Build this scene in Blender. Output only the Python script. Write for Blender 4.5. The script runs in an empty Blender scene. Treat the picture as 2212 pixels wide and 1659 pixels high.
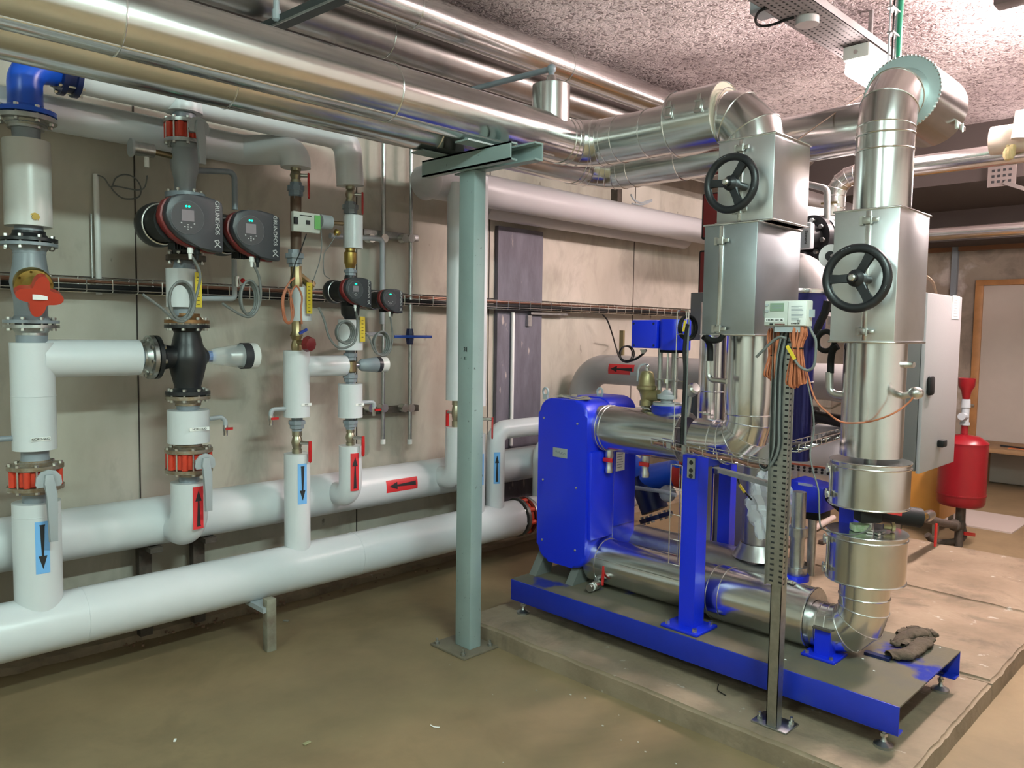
import bpy, bmesh, math, random
from mathutils import Vector as V, Matrix, Quaternion, noise
random.seed(7)
sc = bpy.context.scene
col = sc.collection
pi = math.pi
# ---------------------------------------------------------------- camera
CX, CY, F = 1106.0, 829.5, 1690.0
def _ray(x, y): return V((x-CX, -(y-CY), F))
_a = _ray(2800, 738).normalized()
_b = _ray(-589, 691); _b = (_b-_a*_a.dot(_b)).normalized()
_c = _a.cross(_b)
if _c.y < 0: _c = -_c
RW = Matrix((_a, _b, _c))            # camera axes (right, up, forward) -> room axes
EYE = V((0, 0, 1.6))
cd = bpy.data.cameras.new('camera'); cam = bpy.data.objects.new('camera', cd); col.objects.link(cam)
cd.sensor_width = 36; cd.lens = F/2212*36; cd.clip_start = .05; cd.clip_end = 60
r_, u_, f_ = RW@V((1, 0, 0)), RW@V((0, 1, 0)), RW@V((0, 0, 1))
cam.matrix_world = Matrix(((r_.x, u_.x, -f_.x, EYE.x), (r_.y, u_.y, -f_.y, EYE.y), (r_.z, u_.z, -f_.z, EYE.z), (0, 0, 0, 1)))
sc.camera = cam
# ---------------------------------------------------------------- world, exposure
w = bpy.data.worlds.new('world'); sc.world = w; w.use_nodes = True
w.node_tree.nodes['Background'].inputs[0].default_value = (.6, .6, .6, 1)
w.node_tree.nodes['Background'].inputs[1].default_value = 0
sc.view_settings.view_transform = 'Standard'; sc.view_settings.look = 'None'
sc.view_settings.exposure = 0.0; sc.view_settings.gamma = 1
sc.view_settings.use_curve_mapping = False
PINK, COOL = (1, .82, .79), (.74, 1, .93)
LAMPS = [  # x, y, z of the fitting's underside, length along x, half width, watts-like strength, colour
 (4.62, 1.75, 3.0, .62, .07, 55, PINK),
 (4.9, .65, 3.2, 1.2, .07, 370, PINK),
 (1.0, -.45, 3.2, 1.3, .07, 225, COOL),
 (-2.1, .9, 3.2, 1.3, .07, 140, COOL),
 (7.0, .9, 2.8, 1.2, .07, 95, PINK)]
# ---------------------------------------------------------------- pixel <-> room helpers (2212x1659 frame)
def P(x, y, X=None, Y=None, Z=None):
    d = RW@_ray(x, y)
    if X is not None: t = (X-EYE.x)/d.x
    elif Y is not None: t = (Y-EYE.y)/d.y
    else: t = (Z-EYE.z)/d.z
    return EYE+d*t
RT = RW.transposed()
def zat(X, Y, y):
    a = RT@(V((X, Y, 0))-EYE); b = RT@V((0, 0, 1)); k = (CY-y)/F
    return (k*a.z-a.y)/(b.y-k*b.z)
def depth(p): return (RT@(V(p)-EYE)).z
# ---------------------------------------------------------------- materials
def mat(name, c, rough=.5, metal=0.0, bump=0, bscale=60, var=0, vscale=4, emit=None, es=0, alpha=1, trans=0, coat=0, c2=None, vdet=4, spec=.5, stretch=None, wear=None, stain=None):
    m = bpy.data.materials.new(name); m.use_nodes = True
    nt = m.node_tree; N = nt.nodes; L = nt.links; b = N['Principled BSDF']
    b.inputs['Base Color'].default_value = (*c, 1); b.inputs['Roughness'].default_value = rough
    b.inputs['Metallic'].default_value = metal; b.inputs['Specular IOR Level'].default_value = spec
    b.inputs['Coat Weight'].default_value = coat; b.inputs['Coat Roughness'].default_value = .15
    b.inputs['Transmission Weight'].default_value = trans; b.inputs['Alpha'].default_value = alpha
    if emit: b.inputs['Emission Color'].default_value = (*emit, 1); b.inputs['Emission Strength'].default_value = es
    tc = N.new('ShaderNodeTexCoord'); src = tc.outputs['Object']
    if stretch:
        mp = N.new('ShaderNodeMapping'); mp.inputs['Scale'].default_value = stretch; L.new(src, mp.inputs[0]); src = mp.outputs[0]
    if var:
        n = N.new('ShaderNodeTexNoise'); n.inputs['Scale'].default_value = vscale; n.inputs['Detail'].default_value = vdet; n.inputs['Roughness'].default_value = .6
        L.new(src, n.inputs['Vector'])
        r = N.new('ShaderNodeValToRGB'); r.color_ramp.elements[0].position = .3; r.color_ramp.elements[1].position = .7
        d = c2 or tuple(x*(1-var) for x in c)
        r.color_ramp.elements[0].color = (*d, 1); r.color_ramp.elements[1].color = (*c, 1)
        L.new(n.outputs['Fac'], r.inputs[0]); out = r.outputs[0]
        if wear:   # specks and scuffs: (colour, scale, threshold)
            n2 = N.new('ShaderNodeTexNoise'); n2.inputs['Scale'].default_value = wear[1]; n2.inputs['Detail'].default_value = 8; L.new(src, n2.inputs['Vector'])
            r2 = N.new('ShaderNodeValToRGB'); r2.color_ramp.elements[0].position = wear[2]; r2.color_ramp.elements[1].position = wear[2]+.06
            L.new(n2.outputs['Fac'], r2.inputs[0])
            mx = N.new('ShaderNodeMix'); mx.data_type = 'RGBA'; L.new(r2.outputs[0], mx.inputs[0]); L.new(out, mx.inputs[6]); mx.inputs[7].default_value = (*wear[0], 1)
            out = mx.outputs[2]
        if stain:   # broad dirt patches: (colour, scale, threshold, strength)
            n3 = N.new('ShaderNodeTexNoise'); n3.inputs['Scale'].default_value = stain[1]; n3.inputs['Detail'].default_value = 5; n3.inputs['Roughness'].default_value = .65; n3.inputs['Distortion'].default_value = .6; L.new(src, n3.inputs['Vector'])
            r3 = N.new('ShaderNodeMapRange'); r3.inputs['From Min'].default_value = stain[2]; r3.inputs['From Max'].default_value = stain[2]+.16; r3.inputs['To Max'].default_value = stain[3]
            L.new(n3.outputs['Fac'], r3.inputs['Value'])
            m3 = N.new('ShaderNodeMix'); m3.data_type = 'RGBA'; L.new(r3.outputs[0], m3.inputs[0]); L.new(out, m3.inputs[6]); m3.inputs[7].default_value = (*stain[0], 1)
            out = m3.outputs[2]
        L.new(out, b.inputs['Base Color'])
    if bump:
        n = N.new('ShaderNodeTexNoise'); n.inputs['Scale'].default_value = bscale; n.inputs['Detail'].default_value = 6
        L.new(src, n.inputs['Vector'])
        bp = N.new('ShaderNodeBump'); bp.inputs['Strength'].default_value = bump; bp.inputs['Distance'].default_value = .01
        L.new(n.outputs['Fac'], bp.inputs['Height']); L.new(bp.outputs[0], b.inputs['Normal'])
    return m
ALU = mat('aluminium_cladding', (.76, .755, .74), .20, 1, .012, 5, .10, 9)
ALUF = mat('aluminium_sheet', (.88, .90, .92), .34, 1, .10, 4, .08, 7)
ALUD = mat('dusty_aluminium', (.56, .54, .52), .33, 1, .07, 9, .25, 6)
SEAM = mat('bright_seam', (.8, .8, .78), .22, 1)
PVC = mat('white_pvc_jacket', (.62, .64, .66), .30, 0, .03, 5, .05, 3)
FOAM = mat('foam_end', (.46, .38, .30), .9)
STEEL = mat('galvanised_steel', (.50, .51, .50), .35, 1, .05, 80, .25, 30)
BOLT = mat('zinc_bolt', (.65, .65, .62), .28, 1)
RUSTY = mat('stained_flange_steel', (.42, .39, .33), .45, .8, .1, 60, .5, 25, c2=(.25, .17, .1))
GREY = mat('grey_paint', (.22, .25, .28), .38, 0, .02, 30, .15, 6)
LGREY = mat('light_grey_cast', (.34, .37, .39), .42, 0, .04, 60)
TEAL = mat('column_grey_green_paint', (.27, .345, .335), .42, 0, .03, 40, .12, 5, wear=((.08, .09, .09), 55, .68))
BLUE = mat('blue_cover', (.005, .024, .62), .34, 0, .02, 20, .06, 4)
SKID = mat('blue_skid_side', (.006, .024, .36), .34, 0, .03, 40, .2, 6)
SKTOP = mat('dusty_skid_deck', (.13, .11, .075), .85, 0, .1, 50, .35, 7, spec=.15, c2=(.11, .10, .08), wear=((.02, .03, .22), 3.4, .63))
BLUEP = mat('blue_enamel', (.012, .09, .60), .3, 0, .02, 20)
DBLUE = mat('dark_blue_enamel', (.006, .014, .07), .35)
RED = mat('red_handle', (.45, .012, .012), .35)
REDV = mat('red_lacquer_body', (.55, .045, .02), .3, 0, .05, 30)
TANK = mat('red_tank_paint', (.20, .005, .010), .28, 0, .02, 30)
MAROON = mat('dark_red_plastic', (.16, .012, .012), .45)
BRASS = mat('brass', (.34, .27, .15), .36, 1, .05, 40)
NICKEL = mat('dull_nickel_brass', (.40, .37, .27), .36, 1, .05, 40)
GOLD = mat('yellow_brass', (.46, .33, .10), .34, 1, .05, 30)
BRONZE = mat('bronze_casting', (.30, .25, .13), .42, .7, .1, 50)
COPPER = mat('copper', (.45, .25, .18), .4, .8)
BROWN = mat('brown_oxidised_pipe', (.15, .09, .06), .6, .3, .1, 50, .4, 20)
BLACK = mat('black_cast_iron', (.012, .013, .015), .38, 0, .05, 50)
RUB = mat('black_rubber', (.010, .010, .010), .6, spec=.25)
DARK = mat('pump_cover_grey', (.028, .03, .036), .42)
DISP = mat('pump_dial_grey', (.05, .05, .056), .3)
GLASSY = mat('clear_plastic', (.85, .9, .92), .08, 0, alpha=.32)
CREAM = mat('cream_plastic', (.55, .55, .50), .5)
WHITE = mat('white_plastic', (.72, .72, .70), .4)
PAPER = mat('printed_paper', (.80, .80, .78), .7)
LCD = mat('lcd', (.22, .30, .22), .25)
SCREEN = mat('lit_pump_screen', (.16, .14, .15), .2, emit=(.5, .45, .5), es=.08)
LED = mat('green_led', (0, .6, .3), .3, emit=(0, 1, .45), es=4)
LETTER = mat('silver_lettering', (.45, .45, .45), .4)
INK = mat('black_ink', (.012, .012, .014), .6)
SBLUE = mat('sky_blue_sticker', (.17, .42, .78), .4)
SRED = mat('red_sticker', (.62, .03, .035), .4)
YEL = mat('yellow_plastic', (.62, .45, .03), .45)
ORANGE = mat('orange_sensor_wire', (.42, .13, .06), .5)
WIRE = mat('grey_cable', (.13, .135, .13), .5)
CAB = mat('cabinet_grey_paint', (.34, .33, .335), .42, 0, .05, 120)
WOODO = mat('orange_wood', (.52, .24, .045), .5, 0, .04, 30, .25, 3)
PLANK = mat('bench_plank', (.32, .19, .09), .6, 0, .05, 20, .3, 4)
LEAD = mat('dark_rust_pipe', (.09, .07, .055), .7, .2, .2, 60, .4, 30)
GLOVE = mat('brown_glove_fabric', (.085, .062, .04), .9, 0, .5, 60, .4, 20)
PLASTIC = mat('crumpled_clear_film', (.75, .8, .85), .14, 0, .9, 18, alpha=.42)
GREEN = mat('green_paint', (.01, .22, .12), .4)
WOOL = mat('mineral_wool', (.62, .50, .26), .9, 0, .5, 80)
LAMPG = mat('lamp_housing', (.5, .5, .47), .5)
FLOORM = mat('floor_concrete', (.25, .178, .095), .6, 0, .12, 14, .30, 2.2, stain=((.13, .09, .045), 1.3, .50, .5), vdet=8, wear=((.27, .22, .15), 9, .72))
PLINM = mat('plinth_concrete', (.29, .22, .15), .75, 0, .5, 22, .4, 2.6, vdet=10, c2=(.17, .125, .08), wear=((.40, .37, .31), 14, .68), stain=((.075, .055, .035), 3.1, .52, .55))
WALLM = mat('wall_concrete', (.53, .49, .425), .85, 0, .08, 14, .45, 1.3, vdet=10, c2=(.36, .325, .265), wear=((.13, .115, .095), 9, .70), stain=((.12, .105, .08), 1.9, .52, .34), stretch=(1.3, 1, .6))
WALLP = mat('pale_unseen_wall', (.62, .60, .55), .8, 0, .03, 20, .15, 2)  # unseen walls, toned pale to brighten reflections in the silver cladding
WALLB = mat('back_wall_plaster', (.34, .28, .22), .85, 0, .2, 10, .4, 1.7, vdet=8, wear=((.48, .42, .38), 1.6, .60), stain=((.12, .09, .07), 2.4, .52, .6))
PILM = mat('pilaster_slate_paint', (.14, .13, .16), .7, 0, .15, 20, .4, 5, vdet=8, wear=((.34, .29, .27), 7, .66), stretch=(3, 3, .8))
DOORM = mat('door_panel', (.42, .37, .32), .6, 0, .02, 20, .1, 2)
DOORW = mat('door_frame_wood', (.42, .20, .07), .5, 0, .05, 20, .3, 6)
DCEIL = mat('shaded_soffit', (.07, .055, .05), .9, 0, .2, 20)  # shade put into the soffit colour, where lamp light is blocked
# sprayed rough plaster: worm-like relief
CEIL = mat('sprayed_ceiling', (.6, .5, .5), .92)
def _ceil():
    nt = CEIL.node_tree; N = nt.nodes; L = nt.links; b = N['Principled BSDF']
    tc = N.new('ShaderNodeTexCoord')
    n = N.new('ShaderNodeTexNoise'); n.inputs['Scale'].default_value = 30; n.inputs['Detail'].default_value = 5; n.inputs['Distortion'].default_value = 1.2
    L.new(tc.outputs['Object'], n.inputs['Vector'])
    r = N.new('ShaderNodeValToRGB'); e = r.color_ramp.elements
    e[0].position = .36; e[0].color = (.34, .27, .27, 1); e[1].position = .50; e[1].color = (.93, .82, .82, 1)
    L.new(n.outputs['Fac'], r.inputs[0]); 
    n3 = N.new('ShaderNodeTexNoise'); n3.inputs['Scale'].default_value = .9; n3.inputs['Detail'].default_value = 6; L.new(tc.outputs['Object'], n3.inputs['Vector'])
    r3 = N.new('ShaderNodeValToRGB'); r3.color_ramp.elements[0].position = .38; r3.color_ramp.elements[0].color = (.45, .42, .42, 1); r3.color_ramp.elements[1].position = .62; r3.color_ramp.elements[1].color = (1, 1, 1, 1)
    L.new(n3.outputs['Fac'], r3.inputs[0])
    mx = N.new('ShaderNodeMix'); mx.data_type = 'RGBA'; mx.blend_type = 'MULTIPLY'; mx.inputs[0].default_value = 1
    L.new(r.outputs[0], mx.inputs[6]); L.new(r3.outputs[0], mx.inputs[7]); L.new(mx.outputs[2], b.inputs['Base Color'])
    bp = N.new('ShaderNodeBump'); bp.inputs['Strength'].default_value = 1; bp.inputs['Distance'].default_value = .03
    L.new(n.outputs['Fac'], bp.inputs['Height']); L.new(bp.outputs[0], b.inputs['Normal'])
_ceil()
# ---------------------------------------------------------------- mesh builder
def frame(ax):
    ax = V(ax).normalized(); h = V((0, 0, 1)) if abs(ax.z) < .9 else V((1, 0, 0))
    x = h.cross(ax).normalized(); return x, ax.cross(x), ax
def dedupe(pts):
    o = [V(pts[0])]
    for p in pts[1:]:
        if (V(p)-o[-1]).length > 1e-5: o.append(V(p))
    return o
class MB:
    def __init__(s): s.bm = bmesh.new()
    def lathe(s, p, ax, prof, seg=32, caps=True):
        x, y, a = frame(ax); p = V(p); rings = []
        for t, r in prof:
            if r < 1e-6: rings.append([s.bm.verts.new(p+a*t)])
            else: rings.append([s.bm.verts.new(p+a*t+(x*math.cos(2*pi*k/seg)+y*math.sin(2*pi*k/seg))*r) for k in range(seg)])
        for A, B in zip(rings, rings[1:]):
            if len(A) == 1 and len(B) == 1: continue
            for k in range(seg):
                l = (k+1) % seg
                f = ([A[0], B[k], B[l]] if len(A) == 1 else [A[k], A[l], B[0]] if len(B) == 1 else [A[k], A[l], B[l], B[k]])
                s.bm.faces.new(f)
        if caps:
            if len(rings[0]) > 1: s.bm.faces.new(rings[0])
            if len(rings[-1]) > 1: s.bm.faces.new(rings[-1])
        return s
    def cyl(s, p0, p1, r, r1=None, seg=32, caps=True):
        p0, p1 = V(p0), V(p1); return s.lathe(p0, p1-p0, [(0, r), ((p1-p0).length, r if r1 is None else r1)], seg, caps)
    def tube(s, pts, r, bend=0, n=4, seg=32, caps=True, closed=False):
        P0 = dedupe(pts); path = []
        if bend and not closed:
            path.append(P0[0])
            for i in range(1, len(P0)-1):
                a, b = (P0[i]-P0[i-1]), (P0[i+1]-P0[i]); la, lb = a.length, b.length; a.normalize(); b.normalize()
                ang = a.angle(b)
                if ang < .03: path.append(P0[i]); continue
                d = min(bend*math.tan(ang/2), la*.49 if i > 1 else la*.98, lb*.49 if i < len(P0)-2 else lb*.98)
                R = d/math.tan(ang/2); nn = (b-a*a.dot(b)).normalized(); c = P0[i]-a*d+nn*R
                q = a.cross(b).normalized()
                for k in range(n+1):
                    # mitre points lie outside the arc so that straight gores stay full width
                    rot = Quaternion(q, ang*k/n); path.append(c+rot@(-nn*R))
            path.append(P0[-1])
        else: path = P0
        path = dedupe(path); m = len(path); rings = []
        d0 = (path[1]-path[0]).normalized(); x, y, _ = frame(d0); offs = [(x*math.cos(2*pi*k/seg)+y*math.sin(2*pi*k/seg))*r for k in range(seg)]
        for i, p in enumerate(path):
            a = (path[i]-path[i-1]).normalized() if i else (path[1]-path[0]).normalized()
            b = (path[i+1]-path[i]).normalized() if i < m-1 else a
            if closed:
                a = (path[i]-path[i-1]).normalized(); b = (path[(i+1) % m]-path[i]).normalized()
            nrm = a+b
            nrm = nrm.normalized() if nrm.length > 1e-6 else a
            q0 = d0.rotation_difference(a); offs = [q0@o for o in offs]
            ring = [s.bm.verts.new(p+o-a*(o.dot(nrm)/max(.2, a.dot(nrm)))) for o in offs]
            q1 = a.rotation_difference(b); offs = [q1@o for o in offs]; d0 = b; rings.append(ring)
        s.joints = [[v.co.copy() for v in rg] for rg in rings[1:-1]]
        pairs = list(zip(rings, rings[1:]))
        if closed: pairs.append((rings[-1], rings[0]))
        for A, B in pairs:
            for k in range(seg): s.bm.faces.new([A[k], A[(k+1) % seg], B[(k+1) % seg], B[k]])
        if caps and not closed: s.bm.faces.new(rings[0]); s.bm.faces.new(rings[-1])
        return s
    def wire(s, pts, r, sub=6, seg=8, closed=False):
        p = dedupe(pts); o = []; m = len(p)
        if m < 3 and not closed: return s.tube(p, r, seg=seg)
        g = (lambda i: p[i % m]) if closed else (lambda i: p[max(0, min(m-1, i))])
        for i in range(m if closed else m-1):
            a, b, c, d = g(i-1), g(i), g(i+1), g(i+2)
            for k in range(sub):
                t = k/sub
                o.append(.5*((2*b)+(c-a)*t+(2*a-5*b+4*c-d)*t*t+(3*b-a-3*c+d)*t**3))
        if not closed: o.append(p[-1])
        return s.tube(o, r, seg=seg, closed=closed)
    def box(s, c, d, axes=None, bev=0, bs=2):
        c = V(c); A = axes or (V((1, 0, 0)), V((0, 1, 0)), V((0, 0, 1)))
        v = [s.bm.verts.new(c+A[0]*(i*d[0]/2)+A[1]*(j*d[1]/2)+A[2]*(k*d[2]/2)) for i in (-1, 1) for j in (-1, 1) for k in (-1, 1)]
        fs = [s.bm.faces.new([v[q] for q in f]) for f in ((0, 1, 3, 2), (4, 6, 7, 5), (0, 4, 5, 1), (2, 3, 7, 6), (0, 2, 6, 4), (1, 5, 7, 3))]
        if bev:
            es = {e for f in fs for e in f.edges}
            bmesh.ops.bevel(s.bm, geom=list(es), offset=bev, segments=bs, affect='EDGES', profile=.5)
        return s
    def bx(s, x0, x1, y0, y1, z0, z1, bev=0):
        return s.box(((x0+x1)/2, (y0+y1)/2, (z0+z1)/2), (abs(x1-x0), abs(y1-y0), abs(z1-z0)), None, bev)
    def prism(s, poly, o, u, v, n, depth, bev=0, bs=2):
        o, u, v, n = V(o), V(u), V(v), V(n)
        A = [s.bm.verts.new(o+u*a+v*b) for a, b in poly]; B = [s.bm.verts.new(o+u*a+v*b+n*depth) for a, b in poly]
        fs = [s.bm.faces.new(A), s.bm.faces.new(B)]
        for k in range(len(poly)):
            l = (k+1) % len(poly); fs.append(s.bm.faces.new([A[k], A[l], B[l], B[k]]))
        if bev: bmesh.ops.bevel(s.bm, geom=list({e for f in fs[:2] for e in f.edges}), offset=bev, segments=bs, affect='EDGES', profile=.5)
        return s
    def ring(s, c, ax, R, r, seg=40, rs=8):
        x, y, a = frame(ax); c = V(c)
        return s.tube([c+(x*math.cos(2*pi*k/seg)+y*math.sin(2*pi*k/seg))*R for k in range(seg)], r, seg=rs, closed=True)
    def ball(s, c, r, sx=1, sy=1, sz=1, seg=20):
        c = V(c); bmesh.ops.create_uvsphere(s.bm, u_segments=seg, v_segments=seg//2, radius=r, matrix=Matrix.Translation(c)@Matrix.Diagonal((sx, sy, sz, 1)))
        return s
    def quad(s, pts): s.bm.faces.new([s.bm.verts.new(V(p)) for p in pts]); return s
ORG = {}
def link(name, mb, m, org, smooth=32):
    me = bpy.data.meshes.new(name); bm = mb.bm
    bmesh.ops.translate(bm, vec=-V(org), verts=bm.verts); bmesh.ops.recalc_face_normals(bm, faces=bm.faces)
    bm.to_mesh(me); bm.free(); me.materials.append(m)
    me.shade_smooth(); me.set_sharp_from_angle(angle=math.radians(smooth))
    o = bpy.data.objects.new(name, me); col.objects.link(o); return o
def thing(name, label, cat, loc, group=None):
    o = bpy.data.objects.new(name, None); col.objects.link(o); o.empty_display_size = .05
    o.location = V(loc); o['label'] = label; o['category'] = cat
    if group: o['group'] = group
    ORG[o.name] = V(loc); return o
def part(name, mb, m, par, label=None, smooth=32, kind=None):
    o = link(name, mb, m, ORG[par.name], smooth); o.parent = par; ORG[o.name] = ORG[par.name]
    if label: o['label'] = label
    if kind: o['kind'] = kind
    return o
def part2(name, mb, m, mb2, m2, par, smooth=32):
    me = bpy.data.meshes.new('t'); mb2.bm.normal_update(); n0 = len(mb.bm.faces); mb2.bm.to_mesh(me); mb2.bm.free(); mb.bm.from_mesh(me); bpy.data.meshes.remove(me)
    mb.bm.faces.ensure_lookup_table()
    for f in mb.bm.faces[n0:]: f.material_index = 1
    o = part(name, mb, m, par, smooth=smooth); o.data.materials.append(m2); return o
def solo(name, mb, m, label, cat, group=None, smooth=32, loc=None, kind=None):
    if loc is None:
        vs = [v.co for v in mb.bm.verts]; loc = V(((min(v.x for v in vs)+max(v.x for v in vs))/2, (min(v.y for v in vs)+max(v.y for v in vs))/2, min(v.z for v in vs)))
    o = link(name, mb, m, loc, smooth); o.location = loc; ORG[o.name] = V(loc); o['label'] = label; o['category'] = cat
    if group: o['group'] = group
    if kind: o['kind'] = kind
    return o
def struct(name, mb, m, smooth=32):
    o = link(name, mb, m, (0, 0, 0), smooth); o['kind'] = 'structure'; ORG[o.name] = V((0, 0, 0)); return o
def text(s, size, o, u, v, m, par, name='lettering', ext=.0008, align='CENTER'):
    cu = bpy.data.curves.new('t', 'FONT'); cu.body = s; cu.size = size; cu.extrude = ext; cu.align_x = align; cu.align_y = 'CENTER'
    t = bpy.data.objects.new('t', cu); col.objects.link(t)
    me = bpy.data.meshes.new_from_object(t); bpy.data.objects.remove(t); bpy.data.curves.remove(cu)
    u, v = V(u).normalized(), V(v).normalized(); n = u.cross(v)
    me.transform(Matrix(((u.x, v.x, n.x, 0), (u.y, v.y, n.y, 0), (u.z, v.z, n.z, 0), (0, 0, 0, 1))))
    me.transform(Matrix.Translation(V(o)-ORG[par.name])); me.name = name; me.materials.clear(); me.materials.append(m)
    ob = bpy.data.objects.new(name, me); col.objects.link(ob); ob.parent = par; ORG[ob.name] = ORG[par.name]; return ob
X_, Y_, Z_ = V((1, 0, 0)), V((0, 1, 0)), V((0, 0, 1))
def facing(p):   # horizontal direction from p towards the middle of the room side
    d = V((-p[0], -p[1], 0)); return d.normalized()
# ---------------------------------------------------------------- reusable kinds
def bolts(par, c, ax, R, nb, L=.05, r=.008, m=None, ph=.2, name='bolt'):
    x, y, a = frame(ax); c = V(c)
    for k in range(nb):
        t = 2*pi*k/nb+ph; q = c+(x*math.cos(t)+y*math.sin(t))*R
        b = MB().cyl(q-a*L/2, q+a*L/2, r*.55, seg=8); b.cyl(q-a*L/2, q-a*(L/2-.010), r, seg=6); b.cyl(q+a*(L/2-.010), q+a*L/2, r, seg=6)
        part(name, b, m or BOLT, par)
def flange_joint(label, c, ax, R, t=.016, nb=8, m1=STEEL, m2=GREY, gap=.006, neck=None, group=None):
    """two bolted discs with necks, a thing of its own"""
    a = V(ax).normalized(); c = V(c); T = thing('flange_joint', label, 'flange', c-a*(t+gap))
    for sg, m in ((-1, m1), (1, m2)):
        b = MB().lathe(c, a*sg, [(gap/2, R*.5), (gap/2, R), (gap/2+t, R), (gap/2+t, R*.72), (gap/2+t+.02, R*.58), (gap/2+t+.03, R*.58)], 40)
        part('flange', b, m, T)
    bolts(T, c, a, R*.84, nb, 2*t+gap+.024, .0095)
    return T
def lever_down(par, c, stem, L, m=RED, w=.022, name='handle'):
    """flat lever hanging from the end of a short stem"""
    c, sd = V(c), V(stem).normalized(); e = c+V(stem)
    part('stem', MB().cyl(c, e, .010, seg=12), BOLT, par)
    u = Z_.cross(sd).normalized()
    poly = [(-.010, .012), (.010, .012), (w/2, -.03), (w/2, -L), (0, -L-.008), (-w/2, -L), (-w/2, -.03)]
    part(name, MB().prism(poly, e, u, Z_, sd, .008, .002), m, par)
def butterfly(label, X, Y, zl, zh, R, stemdir, lev_len, m=REDV, top=RUSTY):
    """wafer valve between two flanges with a grey hand lever"""
    c = V((X, Y, (zl+zh)/2)); T = thing('butterfly_valve', label, 'valve', (X, Y, zl))
    h = zh-zl; t = .016
    for z0, sg in ((zl+t, -1), (zh-t, 1)):
        part('flange', MB().lathe((X, Y, z0), (0, 0, sg), [(0, R*.5), (0, R), (t, R), (t, R*.66), (t+.012, R*.55), (t+.02, R*.55)], 40), top, T)
    b = MB().lathe((X, Y, zl+t+.002), (0, 0, 1), [(0, R*.80), (.003, R*.84), (h-2*t-.007, R*.84), (h-2*t-.004, R*.80)], 40)
    for k in range(8):
        a = 2*pi*k/8+.2; b.cyl((X+math.cos(a)*R*.86, Y+math.sin(a)*R*.86, zl+t+.002), (X+math.cos(a)*R*.86, Y+math.sin(a)*R*.86, zh-t-.002), .014, seg=12)
    part('valve_body', b, m, T)
    bolts(T, c, Z_, R*.88, 8, h+.02, .009, ph=.59)
    sd = V(stemdir).normalized(); e = c+sd*(R+.05)
    part('stem', MB().cyl(c+sd*R*.8, e, .014, seg=14), LGREY, T)
    u = Z_.cross(sd).normalized()
    pl = [(math.cos(a)*.047*(1+.06*(k % 2)), math.sin(a)*.047*(1+.06*(k % 2))) for k, a in enumerate([pi*(-.15+1.3*i/14) for i in range(15)])]
    part('notch_plate', MB().prism(pl, e, u, Z_, sd, .008), LGREY, T)
    lv = [(-.016, .03), (.012, .03), (.026, -.05), (.024, -lev_len), (-.008, -lev_len), (-.010, -.06), (-.022, -.01)]
    part('lever', MB().prism(lv, e+sd*.008, u, Z_, sd, .016, .003), LGREY, T)
    return T
def band_ring(T, c, ax, r, m=SEAM, w=.003): part('seam_ring', MB().ring(c, ax, r, w, 48, 6), m, T)
def sticker(par, base, ax, face, r, t0, L, W, bg, up=1):
    """arrow label wrapped on a round jacket"""
    a, f = V(ax).normalized(), V(face).normalized(); sdir = a.cross(f); base = V(base)
    def pt(t, w, e): return base+a*t+(f*math.cos(w/r)+sdir*math.sin(w/r))*(r+e)
    b = MB(); n = 6
    rows = [[b.bm.verts.new(pt(t0+L*j, W*(i/n-.5), .0015)) for i in range(n+1)] for j in (0, 1)]
    for i in range(n): b.bm.faces.new([rows[0][i], rows[0][i+1], rows[1][i+1], rows[1][i]])
    s = part('arrow_label', b, bg, par)
    pr = [(0, .20), (.05, .16), (.30, .13), (.70, .07), (.70, .07), (.68, .30), (.72, .26), (.97, .0)]
    b = MB(); R_ = []
    for h, w in pr:
        hh = .06+.88*h; t = t0+L*(hh if up > 0 else 1-hh)
        R_.append([b.bm.verts.new(pt(t, q*w*W, .003)) for q in (-1, 0, 1)])
    for A, B in zip(R_, R_[1:]):
        for i in (0, 1):
            try: b.bm.faces.new([A[i], A[i+1], B[i+1], B[i]])
            except ValueError: pass
    part('arrow', b, INK, s)
    return s
def ins(label, pts, r, m=PVC, bend=0, seams=(), name='insulated_pipe', n=8, ends=True, cat='pipe', group=None, fac=40):
    """jacketed pipe run; seams = [(point, axis, radius)]"""
    T = thing(name, label, cat, pts[0], group)
    mb = MB().tube(pts, r, bend, n, fac); js = mb.joints
    part('jacket', mb, m, T, smooth=14 if m in (ALU, ALUD, ALUF) else 32)
    if m in (ALU, ALUD) and bend:
        for j in js:
            c = sum(j, V())/len(j); part('gore_seam', MB().tube([c+(q-c)*1.006 for q in j], .0024, seg=6, closed=True), SEAM, T)
    for c, ax in seams: part('seam', MB().ring(c, ax, r+.001, .0028 if m is not PVC else .0014, 48, 6), SEAM if m is not PVC else PVC, T)
    return T
def bare(label, pts, r, m=GREY, bend=0, name='steel_pipe', cat='pipe', group=None, loc=None):
    return solo(name, MB().tube(pts, r, bend, 6, 20), m, label, cat, group, loc=loc or pts[0])
def union(label, X, Y, z0, z1, r, m=GREY):
    h = z1-z0; b = MB().lathe((X, Y, z0), Z_, [(0, r), (h*.2, r), (h*.2, r*1.35), (h*.5, r*1.35), (h*.5, r*1.6), (h*.78, r*1.6), (h*.78, r*1.1), (h, r*1.1)], 8)
    return solo('pipe_union', b, m, label, 'pipe fitting')
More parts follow.
